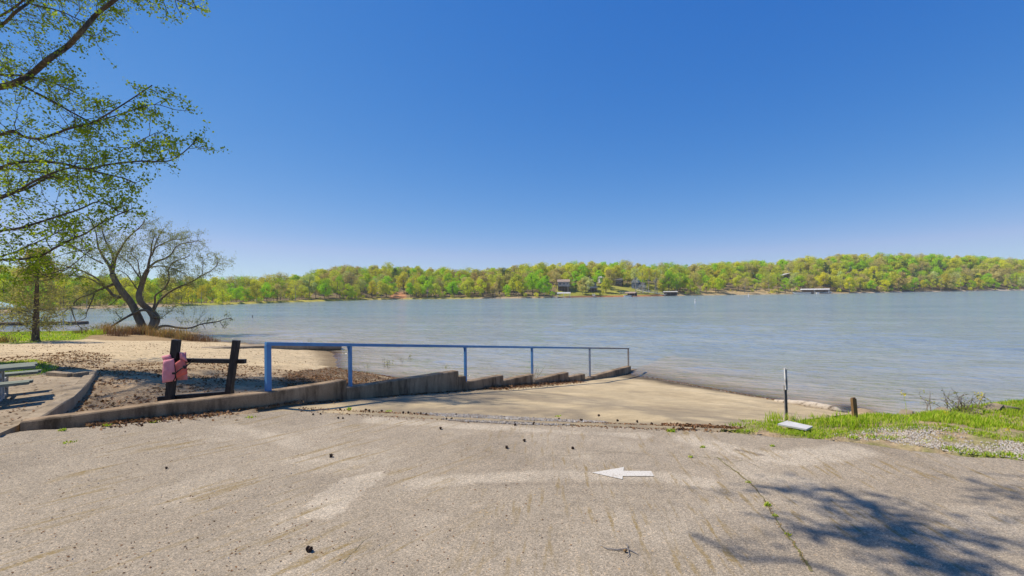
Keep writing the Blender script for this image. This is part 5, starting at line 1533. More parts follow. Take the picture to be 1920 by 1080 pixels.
# ---------------------------------------------------------------- dry grass clumps, shrub, wildflowers
rng = random.Random(31)
def clump(px, py, z, r, h, n, mat, label, name='dry_grass_clump', cat='grass clump', group='dry grass clumps on the point by the willow', w=.014):
    p = P(px, py, z); p.z = gz(p.x, p.y)
    mb = MB()
    for _ in range(n):
        blades(mb, (p.x + cg(r), p.y + cg(r * .6), p.z - .03), h, rng, 1, .05, .55, w)
    tag(mb.build(name, MAT[mat], origin=tuple(p)), label, cat, group)
clump(205, 628, -1.55, .6, 1.15, 330, 'drygrass', 'tall dry tan grass clump left of the willow trunk')
clump(238, 627, -1.6, .5, .95, 240, 'drygrass', 'dry tan grass clump just left of the willow base, smaller than the one beside it')
clump(272, 626, -1.55, .65, 1.2, 330, 'drygrass', 'dry orange grass clump hiding the base of the willow trunk')
clump(322, 629, -1.6, .65, 1.1, 360, 'drygrass', 'brightest orange grass clump right of the willow under its low branch')
clump(346, 633, -1.6, .5, .9, 220, 'drygrass', 'orange grass clump at the right end of the row, above the life jacket post')
clump(372, 636, -1.7, .6, .65, 220, 'litter', 'low dark brown weedy clump at the tip of the point', w=.012)
clump(4, 643, -.9, .35, .5, 150, 'drygrass', 'dry brown grass clump at the left edge of the picture')
clump(175, 630, -1.5, .5, .6, 180, 'grass', 'low green and tan grass clump between the cypress and the willow')
clump(160, 629, -1.5, .5, .6, 180, 'litter', 'low brown weedy clump nearest the cypress on the point', w=.012)
clump(222, 630, -1.5, .5, .8, 200, 'litter', 'dark brown weedy clump between the two tan grass clumps left of the willow', w=.012)
clump(255, 628, -1.6, .4, .9, 200, 'litter', 'dark brown weedy clump touching the left side of the willow trunk', w=.012)
clump(297, 628, -1.6, .5, .8, 220, 'drygrass', 'dry orange grass clump touching the right side of the willow trunk')
clump(395, 640, -1.8, .4, .4, 120, 'litter', 'smallest brown weedy clump, closest to the water at the end of the point', w=.012)
# sprigs standing in the shallow water behind the wall
def sprig(px, py, h, n, label):
    p = P(px, py, WATER)
    mb = MB(); 
    for _ in range(n):
        b = p + Vector((rng.gauss(0, .10), rng.gauss(0, .10), -.25)); d = Vector((rng.gauss(0, .25), rng.gauss(0, .25), 1)).normalized()
        mb.tube([b, b + d * (h * .5 + .25), b + d * (h + .25) + Vector((rng.gauss(0, .05), 0, 0))], [.007, .006, .003], 3)
    w = MB()
    for _ in range(n * 7):
        b = p + Vector((rng.gauss(0, .12), rng.gauss(0, .12), rng.uniform(.1, 1) * h)); a = rvec(rng).normalized() * .035; c = rvec(rng).normalized() * .02
        w.add([b - a, b - c, b + a, b + c], [(0, 1, 2, 3)])
    r = empty('water_sprig', p, label, 'water plant', 'thin green plants standing in the shallows')
    part(r, 'stem', mb, MAT['deadwood']); part(r, 'foliage', w, MAT['willowleaf'])
sprig(723, 690, .50, 5, 'tallest green sprig in the shallows between the second and third railing posts')
sprig(732, 686, .32, 4, 'short green sprig right beside the tallest one in the shallows')
sprig(752, 680, .34, 4, 'green sprig in the shallows, next to the right of the tallest pair')
sprig(768, 675, .30, 3, 'small green sprig in the middle of the shallows below the rail')
sprig(838, 691, .25, 3, 'small green sprig in the shallows near the third railing post')
sprig(690, 690, .20, 3, 'smallest dark sprig in the shallows, leftmost of the row')
sprig(581, 641, .35, 4, 'pale yellow sprig in the water just above the railing at the left')

sb_ = bank_at(1800, 772) 
sp = MB(); sl_ = MB()
for k in range(26):
    px = rng.uniform(1735, 1835); b = bank_at(px + rng.uniform(-6, 6), interp(px, [1700, 1760, 1800, 1850], [778, 771, 771, 768]))
    tp = D(px + rng.uniform(-40, 25), 768 - rng.uniform(8, 36), b.y + rng.uniform(-.1, .2))
    m = b.lerp(tp, .55) + rvec(rng) * .03
    sp.tube([b - Vector((0, 0, .04)), m, tp], [.006, .0045, .002], 4)
    for _ in range(3):
        q = m.lerp(tp, rng.random()); e = q + rvec(rng) * .09
        sp.tube([q, q.lerp(e, .5) + rvec(rng) * .01, e], [.003, .0025, .0012], 3)
        if rng.random() < .65:
            for _ in range(3):
                c = e + rvec(rng) * .02; a = rvec(rng).normalized() * .018; c2 = rvec(rng).normalized() * .012
                sl_.add([c - a, c - c2, c + a, c + c2], [(0, 1, 2, 3)])
shr = empty('twiggy_shrub', sb_, 'dry twiggy shrub with a few yellow green leaves on the bank above the water', 'shrub')
part(shr, 'stems', sp, MAT['deadwood']); part(shr, 'leaves', sl_, MAT['willowleaf'])
def flower(px, py, by, label, n=26, spread=.028):
    b = bank_at(px + 6, by); c = D(px, py, b.y + .05)
    r = empty('wildflower', b, label, 'wildflower', 'yellow wildflowers on the right bank')
    mb = MB(); mb.tube([b - Vector((0, 0, .03)), b.lerp(c, .5) + Vector((.01, 0, 0)), c], [.004, .0035, .0025], 4); part(r, 'stem', mb, MAT['grass'])
    mb = MB()
    for _ in range(n):
        q = c + rvec(rng) * spread; a = rvec(rng).normalized() * .014; d = rvec(rng).normalized() * .011
        mb.add([q - a, q - d, q + a, q + d], [(0, 1, 2, 3)])
    part(r, 'blossom', mb, MAT['yellow'])
flower(1836, 742, 768, 'large yellow wildflower cluster standing highest above the right bank', 40, .03)
flower(1694, 738, 780, 'small yellow wildflower on a tall stem above the tilted concrete slab', 14, .016)
flower(1890, 806, 812, 'yellow wildflower low in the grass near the right edge', 12, .014)
flower(1774, 775, 782, 'small yellow green flower head beside the twiggy shrub', 10, .014)

# dry stalk in the leaf drift beside the wall
q = wall_base(985); q = q + Vector((.25, -.2, .03))
mb = MB()
for k in range(9):
    d = Vector((rng.gauss(0, .35), rng.gauss(0, .2), 1)); l = rng.uniform(.25, .75)
    mb.tube([q + rvec(rng) * .03, q + d * l * .5, q + d * l + rvec(rng) * .06], [.008, .006, .003], 4)
tag(mb.build('dry_stalk', MAT['drift'], origin=tuple(q)), 'pale dry branching stalk sticking out of the leaf drift by the stepped wall', 'dead plant')

# ---------------------------------------------------------------- floating dock and shelter on the cove
dk = P(70, 609, WATER); DY = dk.y
dr = empty('floating_dock', dk, 'long brown floating dock lying across the cove at the left', 'dock')
mb = MB(); x1 = P(135, 609.5, WATER).x; x0 = P(-120, 612, WATER).x
mb.box(((x0 + x1) / 2, DY, WATER + .30), (x1 - x0, 1.8, .12))
for k in range(18): mb.box((x0 + (k + .5) * (x1 - x0) / 18, DY, WATER + .375), ((x1 - x0) / 18 - .05, 1.84, .03))
part(dr, 'deck', mb, MAT['dockwood'])
for k in range(5):
    mb = MB(); mb.box((lerp(x0, x1 - 1.4, k / 4) + .7, DY, WATER + .08), (lerp(2.6, 1.8, k / 4), 1.6, .55)); part(dr, 'float', mb, MAT['darkwall'])
for px, h in ((134, 1.4), (122, .9), (10, 1.2)):
    p = P(px, 609, WATER); mb = MB(); mb.tube([(p.x, DY - .95, WATER - 1.5), (p.x, DY - .95, WATER + h)], .06, 8); part(dr, 'pile', mb, MAT['steel'])
pv = P(-18, 603, WATER + .35)
pr_ = empty('dock_shelter', pv, 'open dock shelter with a pale green hipped roof at the left edge', 'shelter')
zr = D(0, 577, pv.y).z
hw = D(19, 577, pv.y).x - pv.x
mb = MB()
apex0, apex1 = pv + Vector((-hw * .45, 0, zr + 1.0 - pv.z)), pv + Vector((hw * .35, 0, zr + 1.0 - pv.z))
cs = [Vector((pv.x + sx * hw, pv.y + sy * 2.2, zr)) for sx, sy in ((-1, -1), (1, -1), (1, 1), (-1, 1))]
lo = [c - Vector((0, 0, .12)) for c in cs]
mb.add(cs + [apex0, apex1] + lo, [(0, 1, 5, 4), (1, 2, 5), (2, 3, 4, 5), (3, 0, 4), (1, 0, 6, 7), (2, 1, 7, 8), (3, 2, 8, 9), (0, 3, 9, 6), (9, 8, 7, 6)])
part(pr_, 'roof', mb, MAT['greenroof'])
for sx in (-.85, -.2, .45, .85):
    for sy in (-1.7, 1.7):
        mb = MB(); mb.bar((pv.x + sx * hw, pv.y + sy, WATER + .37), (pv.x + sx * hw, pv.y + sy, zr - .12), .16, .16); part(pr_, 'post', mb, MAT['greywood'])
for sy in (-1.72, 1.72):
    mb = MB(); mb.bar((pv.x - hw * .85, pv.y + sy, WATER + 1.3), (pv.x + hw * .85, pv.y + sy, WATER + 1.3), .06, .12)
    part(pr_, 'side_rail', mb, MAT['greywood'])

# ---------------------------------------------------------------- buoys
def buoy(px, py, h, label):
    p = P(px, py, WATER)
    r = empty('buoy', p, label, 'buoy', 'white buoys on the lake')
    mb = MB(); q = lambda z: (p.x, p.y, WATER + z * h)
    mb.tube([q(-.5), q(-.1), q(0), q(.15), q(.85), q(1.0)], [.10 * h / 1.2, .16 * h / 1.2, .17 * h / 1.2, .12 * h / 1.2, .115 * h / 1.2, .05 * h / 1.2], 12); part(r, 'body', mb, MAT['white'], True)
    mb = MB(); mb.tube([q(.62), q(.70)], [.128 * h / 1.2, .128 * h / 1.2], 12); part(r, 'band', mb, MAT['rubble'])
buoy(1303.5, 568.5, 1.25, 'nearer and taller white buoy floating right of the lake houses')
buoy(1403.5, 556.5, 1.5, 'far white buoy close to the sandy shore')
mb = MB(); p = P(473, 595.5, WATER)
mb.tube([p + Vector((0, 0, -.5)), p + Vector((.02, 0, .25)), p + Vector((0, 0, .45))], [.06, .06, .03], 8)
tag(mb.build('marker_stake', MAT['bark'], origin=tuple(p)), 'tiny dark stake sticking out of the open water on the left', 'marker')
# ---------------------------------------------------------------- houses and docks on the far shore
def place(px, s, dz=0.0):
    p = far_pt(px, s); p.z += dz; return p
def yaw_to_cam(p): return math.atan2(-p.x, p.y)      # local -Y faces the viewpoint
class Block:
    """collects boxes in a house's own frame and hands each part to the root"""
    def __init__(s, name, p, label, cat, yaw=0.0, group=None):
        s.r = empty(name, p, label, cat, group, yaw_to_cam(p) + yaw)
    def p(s, name, mb, mat, parent=None):
        o = mb.build(name, MAT[mat], parent or s.r); return o
def gable(mb, w, d, z, h, over=.4, ridge='x', th=.2):
    hw, hd = w / 2 + over, d / 2 + over
    if ridge == 'x':
        v = [(-hw, -hd, z), (hw, -hd, z), (hw, hd, z), (-hw, hd, z), (-hw, 0, z + h), (hw, 0, z + h)]
        f = [(0, 1, 5, 4), (2, 3, 4, 5), (0, 4, 3), (1, 2, 5), (3, 2, 1, 0)]
    else:
        v = [(-hw, -hd, z), (hw, -hd, z), (hw, hd, z), (-hw, hd, z), (0, -hd, z + h), (0, hd, z + h)]
        f = [(0, 4, 5, 3), (1, 2, 5, 4), (0, 1, 4), (2, 3, 5), (3, 2, 1, 0)]
    mb.add(v, f)
def window(B, x, y, z, w, h, frame='white'):
    mb = MB()
    for a, b, c, d in ((x - w / 2, z - h / 2, x + w / 2, z - h / 2 + .12), (x - w / 2, z + h / 2 - .12, x + w / 2, z + h / 2), (x - w / 2, z - h / 2 + .12, x - w / 2 + .1, z + h / 2 - .12), (x + w / 2 - .1, z - h / 2 + .12, x + w / 2, z + h / 2 - .12)):
        mb.box(((a + c) / 2, y - .05, (b + d) / 2), (c - a, .1, d - b))
    f = B.p('window', mb, frame)
    mb = MB(); mb.box((x, y - .02, z), (w - .2, .04, h - .24)); B.p('pane', mb, 'glass', f)
def deck(B, x0, x1, y0, y1, z, rail='white', posts=5, drop=3):
    mb = MB(); mb.box(((x0 + x1) / 2, (y0 + y1) / 2, z), (x1 - x0, y1 - y0, .2))
    d = B.p('deck', mb, 'greywood')
    mb = MB()
    for zz in (.15, 1.0): mb.box(((x0 + x1) / 2, y0 + .05, z + .1 + zz), (x1 - x0, .08, .10))
    n = max(2, int((x1 - x0) / .45))
    for i in range(n + 1): mb.box((lerp(x0, x1, i / n), y0 + .05, z + .62), (.06, .06, .9))
    B.p('deck_railing', mb, rail)
    for i in range(posts):
        mb = MB(); x = lerp(x0 + .15, x1 - .15, i / (posts - 1)); mb.box((x, y0 + .2, z - .1 - drop / 2), (.16, .16, drop)); B.p('deck_post', mb, 'greywood')

# tan two storey house with white deck
B = Block('lake_house', place(1057, 24, -.3), 'tan two storey lake house with a white railed deck, leftmost house on the far shore', 'house', 0, 'houses on the far shore')
mb = MB(); mb.box((0, 4, 1.7), (7.2, 8, 3.6)); B.p('basement_wall', mb, 'darkwall')
mb = MB(); mb.box((0, 4, 4.9), (7.4, 8.2, 2.8)); B.p('wall', mb, 'tanwall')
mb = MB(); gable(mb, 7.4, 8.2, 6.3, 1.7); o = B.p('roof', mb, 'tanroof'); o.location = (0, 4, 0)
for x in (-2.3, 0.2, 2.4): window(B, x, -.1, 5.0, 1.3, 1.5)
deck(B, -3.2, 4.6, -2.6, -.12, 3.3, 'white', 5, 3.6)
# blue grey small house on the bank
B = Block('lake_house', place(1111, 20, -.2), 'small blue grey lake house with dark base beside the pale round tree', 'house', R(10), 'houses on the far shore')
mb = MB(); mb.box((0, 3.5, 1.2), (5.6, 6, 2.6)); B.p('basement_wall', mb, 'darkwall')
mb = MB(); mb.box((0, 3.5, 4.2), (5.0, 6.2, 3.4)); B.p('wall', mb, 'bluewall')
mb = MB(); gable(mb, 5.0, 6.2, 5.9, 1.4, .4, 'y'); o = B.p('roof', mb, 'darkroof'); o.location = (0, 3.5, 0)
window(B, -1.2, .38, 4.2, 1.4, 1.8); window(B, 1.2, .38, 4.2, 1.3, 1.8)
deck(B, -3.2, 3.0, -1.8, .36, 2.6, 'white', 4, 2.6)
# white shed higher up
B = Block('hill_cottage', place(1130, 46, .6), 'small white cottage with a grey roof, highest building on the slope', 'house', R(25), 'houses on the far shore')
mb = MB(); mb.box((0, 2, 1.5), (3.8, 4, 3.4)); B.p('wall', mb, 'white')
mb = MB(); gable(mb, 3.8, 4, 3.2, 1.3); o = B.p('roof', mb, 'greyroof'); o.location = (0, 2, 0)
window(B, .6, -.02, 1.8, 1.0, 1.2)
# dark house among the trees
B = Block('lake_house', place(1156, 36, .2), 'dark low house half hidden between the white cottage and the tall grey house', 'house', R(-8), 'houses on the far shore')
mb = MB(); mb.box((0, 4, 1.8), (7.4, 7, 4)); B.p('wall', mb, 'darkwall')
mb = MB(); gable(mb, 7.4, 7, 3.8, 1.6); o = B.p('roof', mb, 'darkroof'); o.location = (0, 4, 0)
for x in (-2, .2, 2.3): window(B, x, .48, 2.2, 1.4, 1.5)
# tall grey house with steep gables
B = Block('lake_house', place(1195, 27, -.1), 'tall blue grey house with steep gables and a white porch, rightmost of the cluster', 'house', R(-12), 'houses on the far shore')
mb = MB(); mb.box((-1.6, 4, 2.2), (4.4, 8, 4.8)); B.p('wall', mb, 'bluewall')
mb = MB(); gable(mb, 4.4, 8, 4.6, 3.6, .4, 'y'); o = B.p('roof', mb, 'greyroof'); o.location = (-1.6, 4, 0)
mb = MB(); mb.box((2.4, 4.4, 1.6), (3.6, 6, 3.4)); B.p('wing_wall', mb, 'white')
mb = MB(); gable(mb, 3.4, 6, 3.3, 1.2, .3); o = B.p('wing_roof', mb, 'darkroof'); o.location = (2.5, 4.4, 0)
window(B, -1.6, -.02, 2.2, 1.6, 2.4); window(B, -1.6, -.02, 5.2, 1.0, 1.0); window(B, 2.6, 1.38, 1.9, 1.6, 1.5)
deck(B, .7, 6.6, -1.4, 1.3, 1.2, 'white', 4, 2.0)
# brown house hidden right of the sandy bank
B = Block('hillside_house', place(1472, 34, .4), 'brown hillside house with a pale sloping roof hidden by trees above the white boathouse', 'house', R(20), 'houses on the far shore')
mb = MB(); mb.box((0, 4, 2.4), (7.5, 8, 5.6)); B.p('wall', mb, 'darkwall')
mb = MB(); mb.add([(-4.6, -1, 4.9), (4.6, -1, 7.6), (4.6, 9, 7.6), (-4.6, 9, 4.9), (-4.6, -1, 5.2), (4.6, -1, 7.9), (4.6, 9, 7.9), (-4.6, 9, 5.2)], [(3, 2, 1, 0), (4, 5, 6, 7), (0, 1, 5, 4), (1, 2, 6, 5), (2, 3, 7, 6), (3, 0, 4, 7)]); B.p('roof', mb, 'greyroof')
for x in (-2.2, .4, 2.6): window(B, x, -.02, 3.2, 1.5, 1.6)

# boathouses: open sheds over slips
def boathouse(px, s, w, d, h, rh, roof, posts, label, yaw=0, boat=True, wallback=None):
    p = place(px, s); p.z = WATER
    B = Block('boathouse', p, label, 'boathouse', yaw, 'boathouses along the far shore')
    mb = MB(); 
    for sx in (-1, 1): mb.box((sx * (w / 2 - .6), 0, .45), (1.2, d, .25))
    mb.box((0, d / 2 - .5, .45), (w - 2.4, 1.0, .25)); B.p('walkway', mb, 'greywood')
    mb = MB(); gable(mb, w, d, h, rh, .3); B.p('roof', mb, roof)
    for sx in (-1, -.02, 1):
        for sy in (-1, 1):
            mb = MB(); mb.box((sx * (w / 2 - .15), sy * (d / 2 - .2), h / 2 - .4), (.2, .2, h + .8)); B.p('post', mb, posts)
    if wallback: mb = MB(); mb.box((0, d / 2 - .12, h / 2 + .3), (w - .5, .12, h - .6)); B.p('back_wall', mb, wallback)
    return B
def boat(px, s, L, yaw, label, dz=0, cover='white'):
    p = place(px, s); p.z = WATER + dz
    r = empty('motorboat', p, label, 'boat', 'white boats at the far docks', yaw_to_cam(p) + yaw)
    v = []; f = []
    for i, (x, hw, zk) in enumerate([(-.5, .8, -.1), (-.2, .95, -.2), (.15, .9, -.2), (.38, .5, -.05), (.5, .03, .35)]):
        for y, z in ((-hw, .75), (-hw * .75, zk + .15), (0, zk), (hw * .75, zk + .15), (hw, .75)): v.append((x * L, y, z + (.15 if i == 4 else 0)))
    for i in range(4):
        for k in range(4): f.append((i * 5 + k, i * 5 + 5 + k, i * 5 + 6 + k, i * 5 + k + 1))
        f.append((i * 5 + 4, i * 5 + 9, i * 5 + 5, i * 5))
    f.append((0, 1, 2, 3, 4)); 
    m = MB(); m.add(v, f); m.build('hull', MAT[cover], r)
    m = MB(); m.add([(.0 * L, -.7, .76), (.0 * L, .7, .76), (.22 * L, .5, .76), (.22 * L, -.5, .76), (-.04 * L, -.6, 1.25), (-.04 * L, .6, 1.25), (.06 * L, .45, 1.2), (.06 * L, -.45, 1.2)], [(0, 3, 7, 4), (3, 2, 6, 7), (2, 1, 5, 6), (4, 7, 6, 5), (1, 0, 4, 5)]); m.build('windscreen', MAT['glass'], r)
boathouse(1057, -2.5, 7.2, 5.0, 2.5, .75, 'greyroof', 'white', 'pale roofed open boathouse below the tan lake house')
boathouse(1183, -2, 6.0, 5.0, 2.1, .8, 'tanroof', 'greywood', 'brown roofed boathouse on the red clay bank', R(-18), True, 'darkwall')
boathouse(1257, -2, 8.0, 6.0, 2.5, .5, 'greyroof', 'greywood', 'wide grey roofed boathouse at the foot of the long gangway', 0, True, 'darkwall')
boathouse(1528, -3, 16.0, 7.0, 2.9, .6, 'white', 'white', 'largest white roofed boathouse, at the right', R(-4), True, 'tanwall')
boat(1176, -5, 4.6, R(190), 'white boat moored at the brown roofed boathouse')
boat(1503, -7.5, 10.5, R(185), 'long white boat at the left end of the largest white boathouse', .3)
boat(1532, -7.5, 6.5, R(100), 'small white boat in the middle of the largest white boathouse', .2)
boat(1546, -7.5, 7.5, R(170), 'white boat at the right end of the largest white boathouse', .3)
# loading ramp right of the big boathouse
a, b = place(1553, -6), place(1563, -8)
mb = MB(); a.z = WATER + 2.4; b.z = WATER + .1
mb.bar(a, b, .5, .2); mb.bar(a + Vector((-1.6, 0, -2.3)), a, .3, .2); 
tag(mb.build('white_water_slide', MAT['white'], origin=tuple(b)), 'white slide frame at the right end of the largest boathouse', 'slide')
# gangways and small docks
def gangway(p0, p1, w, label, name='gangway', cat='gangway', mat='white'):
    r = empty(name, p0, label, cat)
    mb = MB(); mb.bar(p0, p1, w, .18); part(r, 'walkway', mb, MAT[mat])
    mb = MB(); d = (p1 - p0); dn = Vector((-d.y, d.x, 0)).normalized() * (w / 2 - .05)
    for sg in (-1, 1):
        mb.bar(p0 + dn * sg + Vector((0, 0, 1)), p1 + dn * sg + Vector((0, 0, 1)), .08, .08)
        n = max(2, int(d.length / 2))
        for i in range(n + 1):
            q = p0.lerp(p1, i / n) + dn * sg; mb.bar(q, q + Vector((0, 0, 1)), .07, .07)
    part(r, 'handrail', mb, MAT['white'])
g0, g1 = place(1193, 20, 1.0), place(1250, -1); g1.z = WATER + .6
gangway(g0, g1, 1.5, 'long pale gangway running down from the tall grey house to the grey boathouse')
gangway(place(1162, 13, .3), place(1216, 12, .3), 1.3, 'level pale walkway across the lawn above the brown roofed boathouse')
a, b = place(1112, 8, .2), place(1114, -3); b.z = WATER + .5
gangway(a, b, 1.2, 'short steep stairway from the small blue grey house to the water', 'stairway', 'stairs', 'greywood')
def smalldock(px, s, w, d, label, mat='greywood'):
    p = place(px, s); p.z = WATER
    B = Block('small_dock', p, label, 'dock', 0, 'small docks along the far shore')
    mb = MB(); mb.box((0, 0, .42), (w, d, .18)); B.p('deck', mb, mat)
    for sx in (-1, 1):
        for sy in (-1, 1): mb = MB(); mb.box((sx * (w / 2 - .15), sy * (d / 2 - .15), .1), (.18, .18, 1.3)); B.p('pile', mb, 'darkwall')
smalldock(746, -3, 5.5, 2.0, 'small dark dock in front of the red clay clearing', 'darkwall')
smalldock(933, -2, 3.4, 2.2, 'small grey dock left of the houses, beside the brown brush')
smalldock(1040, -4, 3.0, 2.0, 'small pale dock just left of the pale roofed boathouse', 'white')
smalldock(1114, -4, 3.0, 2.0, 'small dock at the foot of the short steep stairway')
def flagpole(px, s, h, label):
    p = place(px, s)
    mb = MB(); mb.tube([p, p + Vector((0, 0, h))], [.07, .05], 8); mb.tube([p + Vector((0, 0, h)), p + Vector((0, 0, h + .1)), p + Vector((0, 0, h + .2))], [.05, .1, .02], 8)
    tag(mb.build('white_pole', MAT['white'], origin=tuple(p)), label, 'pole')
flagpole(1065, 3, 7.5, 'white pole in front of the tan lake house')

# ---------------------------------------------------------------- far trees: each a trunk and a crown of leaf clumps
def far_tree(seed, shape, H, Wd, dens, cl=.34):
    """unit tree prototypes: trunk and crown meshes at real size"""
    rng = random.Random(seed)
    tr = MB(); cr = MB()
    lean = Vector((rng.uniform(-.05, .05), rng.uniform(-.05, .05), 1))
    base = {'round': .32, 'tall': .30, 'bush': .08, 'airy': .38, 'pine': .45, 'high': .58}[shape]
    top = Vector((lean.x * H, lean.y * H, H * .92))
    tr.tube([Vector((0, 0, -.6)), top * .3, top * .65, top], [H * .017, H * .013, H * .008, H * .002], 6)
    centers = []
    nb = {'round': 18, 'tall': 18, 'bush': 12, 'airy': 22, 'pine': 14, 'high': 16}[shape]
    for k in range(nb):
        t = (k + rng.random()) / nb
        z = H * (base + (1 - base) * t * .95)
        if shape == 'round': w = Wd * .5 * math.sin(PI * min(1, .18 + .80 * t)) ** .75
        elif shape == 'tall': w = Wd * .5 * math.sin(PI * min(1, .15 + .82 * t)) ** .6
        elif shape == 'bush': w = Wd * .5 * (1 - t * t) ** .5
        elif shape == 'pine': w = Wd * .5 * (1.05 - t) ** .7
        else: w = Wd * .5 * math.sin(PI * min(1, .25 + .68 * t)) ** .6
        a = rng.uniform(0, 2 * PI); rr = w * math.sqrt(rng.uniform(.15, 1))
        c = Vector((math.cos(a) * rr + lean.x * z, math.sin(a) * rr + lean.y * z, z))
        tr.tube([Vector((lean.x * z * .7, lean.y * z * .7, z * .72)), c * .5 + Vector((lean.x * z, lean.y * z, z * .85)) * .5, c], [H * .006, H * .004, H * .0015], 3, cap=False)
        centers.append((c, Wd * rng.uniform(.13, .24)))
    if shape == 'airy':
        for c, r in centers:
            for _ in range(5):
                e = c + rvec(rng) * r * 1.1; e.z = max(e.z, c.z - r * .3)
                tr.tube([c, c.lerp(e, .5) + rvec(rng) * .1, e], [H * .0022, H * .0016, H * .0008], 3, cap=False)
    for c, r in centers:
        n = int(dens * (r / .9) ** 2)
        for _ in range(n):
            d = rvec(rng).normalized() * r * rng.uniform(.45, 1.15); d.z *= .75
            q = c + d; a = (rvec(rng) + d.normalized() * .2).normalized(); b = a.cross(rvec(rng)).normalized()
            l = cl * rng.uniform(.6, 1.35)
            cr.add([q - a * l * .6, q - b * l * .5, q + a * l * .6, q + b * l * .5], [(0, 1, 2, 3)])
    return tr, cr
PROTO = {}
def proto(shape, i):
    key = (shape, i)
    if key not in PROTO:
        H, Wd, dens, cl = {'round': (12, 8.5, 42, .42), 'tall': (13.5, 6.2, 44, .38), 'bush': (4.2, 5.0, 55, .30), 'airy': (13, 8.5, 20, .34), 'pine': (13.5, 4.6, 46, .38), 'high': (16, 6.5, 30, .36)}[shape]
        tr, cr = far_tree(100 + i * 7 + len(shape), shape, H, Wd, dens, cl)
        PROTO[key] = (tr.v, tr.f, cr.v, cr.f, {})
    return PROTO[key]
def mesh_for(shape, i, which, mat):
    pr = proto(shape, i); k = (which, mat.name)
    if k not in pr[4]:
        me = bpy.data.meshes.new('trunk' if which == 0 else 'crown')
        me.from_pydata(pr[0] if which == 0 else pr[2], [], pr[1] if which == 0 else pr[3])
        me.materials.append(mat); me.update(); pr[4][k] = me
    return pr[4][k]
COLWORD = {'bright': 'bright green', 'olive': 'olive green', 'yellow': 'yellow green', 'tan': 'tan budding', 'rust': 'rusty brown budding', 'pale': 'pale cream green', 'dark': 'dark green'}
SHAPEWORD = {'round': 'round tree', 'tall': 'tall slim tree', 'bush': 'low bush', 'airy': 'thin open tree', 'pine': 'narrow pine', 'high': 'bare stemmed tree'}
def where(px):
    for x, w in ((60, 'behind the dock shelter'), (150, 'behind the floating dock'), (235, 'left of the willow'), (330, 'behind the willow'), (380, 'right of the willow'), (430, 'above the willow\'s low branch'), (490, 'left of the yellow strip'), (560, 'above the yellow grass strip'), (630, 'on the left wooded rise'), (720, 'left of the red clay clearing'), (775, 'by the red clay clearing'), (830, 'just right of the clay clearing'), (900, 'left of the grey dock'),
                 (965, 'around the small grey dock'), (1035, 'left of the tan house'), (1075, 'by the tan house'), (1100, 'between the two leftmost houses'), (1130, 'by the small blue house'), (1170, 'by the dark house'), (1210, 'by the tall grey house'), (1240, 'along the long gangway'), (1290, 'behind the grey boathouse'), (1340, 'left of the sandy bank'), (1400, 'above the sandy bank'), (1450, 'past the sandy bank'), (1490, 'by the hidden hillside house'), (1530, 'behind the largest boathouse'), (1570, 'at the white slide'), (1640, 'right of the largest boathouse'), (1700, 'on the big right hill'), (1760, 'on the hill\'s right shoulder'), (1820, 'near the right end'), (1880, 'close to the right edge'), (9999, 'at the right edge')):
        if px < x: return w
ROWW = ['at the waterline', 'low on the slope', 'halfway up', 'high on the slope', 'on the skyline']
NT_ = [0]
def plant(px, s, shape, col, k, row, bark='brown', dz=0, wk=1.0):
    i = rngT.randrange(3)
    p = far_pt(px, s, dz)
    lab = '%s %s %s, %s' % (COLWORD[col], SHAPEWORD[shape], ROWW[row], where(px))
    nm = {'bush': 'shore_bush', 'pine': 'pine_tree'}.get(shape, 'shore_tree')
    r = bpy.data.objects.new(nm, None); r.empty_display_size = .5; COL.objects.link(r)
    r.location = p; r.rotation_euler = (0, 0, rngT.uniform(0, 2 * PI)); r.scale = (k * wk, k * wk, k)
    tag(r, lab, 'bush' if shape == 'bush' else 'tree', lab + ' group' if False else 'trees and bushes of the far shore')
    for which, nme, m in ((0, 'trunk', TRUNKM[bark]), (1, 'crown', FOL[col])):
        o = bpy.data.objects.new(nme, mesh_for(shape, i, which, m)); COL.objects.link(o); o.parent = r
    NT_[0] += 1
rngT = random.Random(77)
AVOID = [(1036, 1082, 0, 26), (1096, 1128, 0, 24), (1124, 1136, 20, 46), (1146, 1168, 14, 38), (1168, 1222, 0, 30), (1222, 1275, 0, 10), (1488, 1570, 0, 9), (1462, 1484, 18, 34), (1130, 1260, 1, 14), (734, 760, 0, 22), (1330, 1440, 1.5, 12), (1085, 1100, 0, 8)]
def blocked(px, s): return any(a < px < b and c <= s <= d for a, b, c, d in AVOID)
def pick(px, row):
    if px < 330: w = [('bright', 5), ('yellow', 3), ('olive', 3), ('dark', .3)]
    elif px < 560: w = [('bright', 4), ('yellow', 2), ('olive', 3), ('dark', .6), ('tan', 1)]
    elif px < 1040: w = [('bright', 3), ('olive', 3.5), ('tan', 2.0), ('rust', .6), ('yellow', 1.6), ('dark', .5), ('pale', .7)]
    elif px < 1300: w = [('olive', 4), ('tan', 2.6), ('pale', 1.3), ('bright', 1.6), ('rust', .8), ('yellow', .8), ('dark', .4)]
    else: w = [('olive', 4), ('bright', 2.8), ('tan', 1.8), ('rust', .7), ('pale', .9), ('yellow', 1.8), ('dark', .4)]
    if row >= 3: w = [(c, x * (2.0 if c in ('olive', 'tan', 'rust') else .7)) for c, x in w]
    t = rngT.random() * sum(x for c, x in w)
    for c, x in w:
        t -= x
        if t <= 0: return c
    return w[0][0]
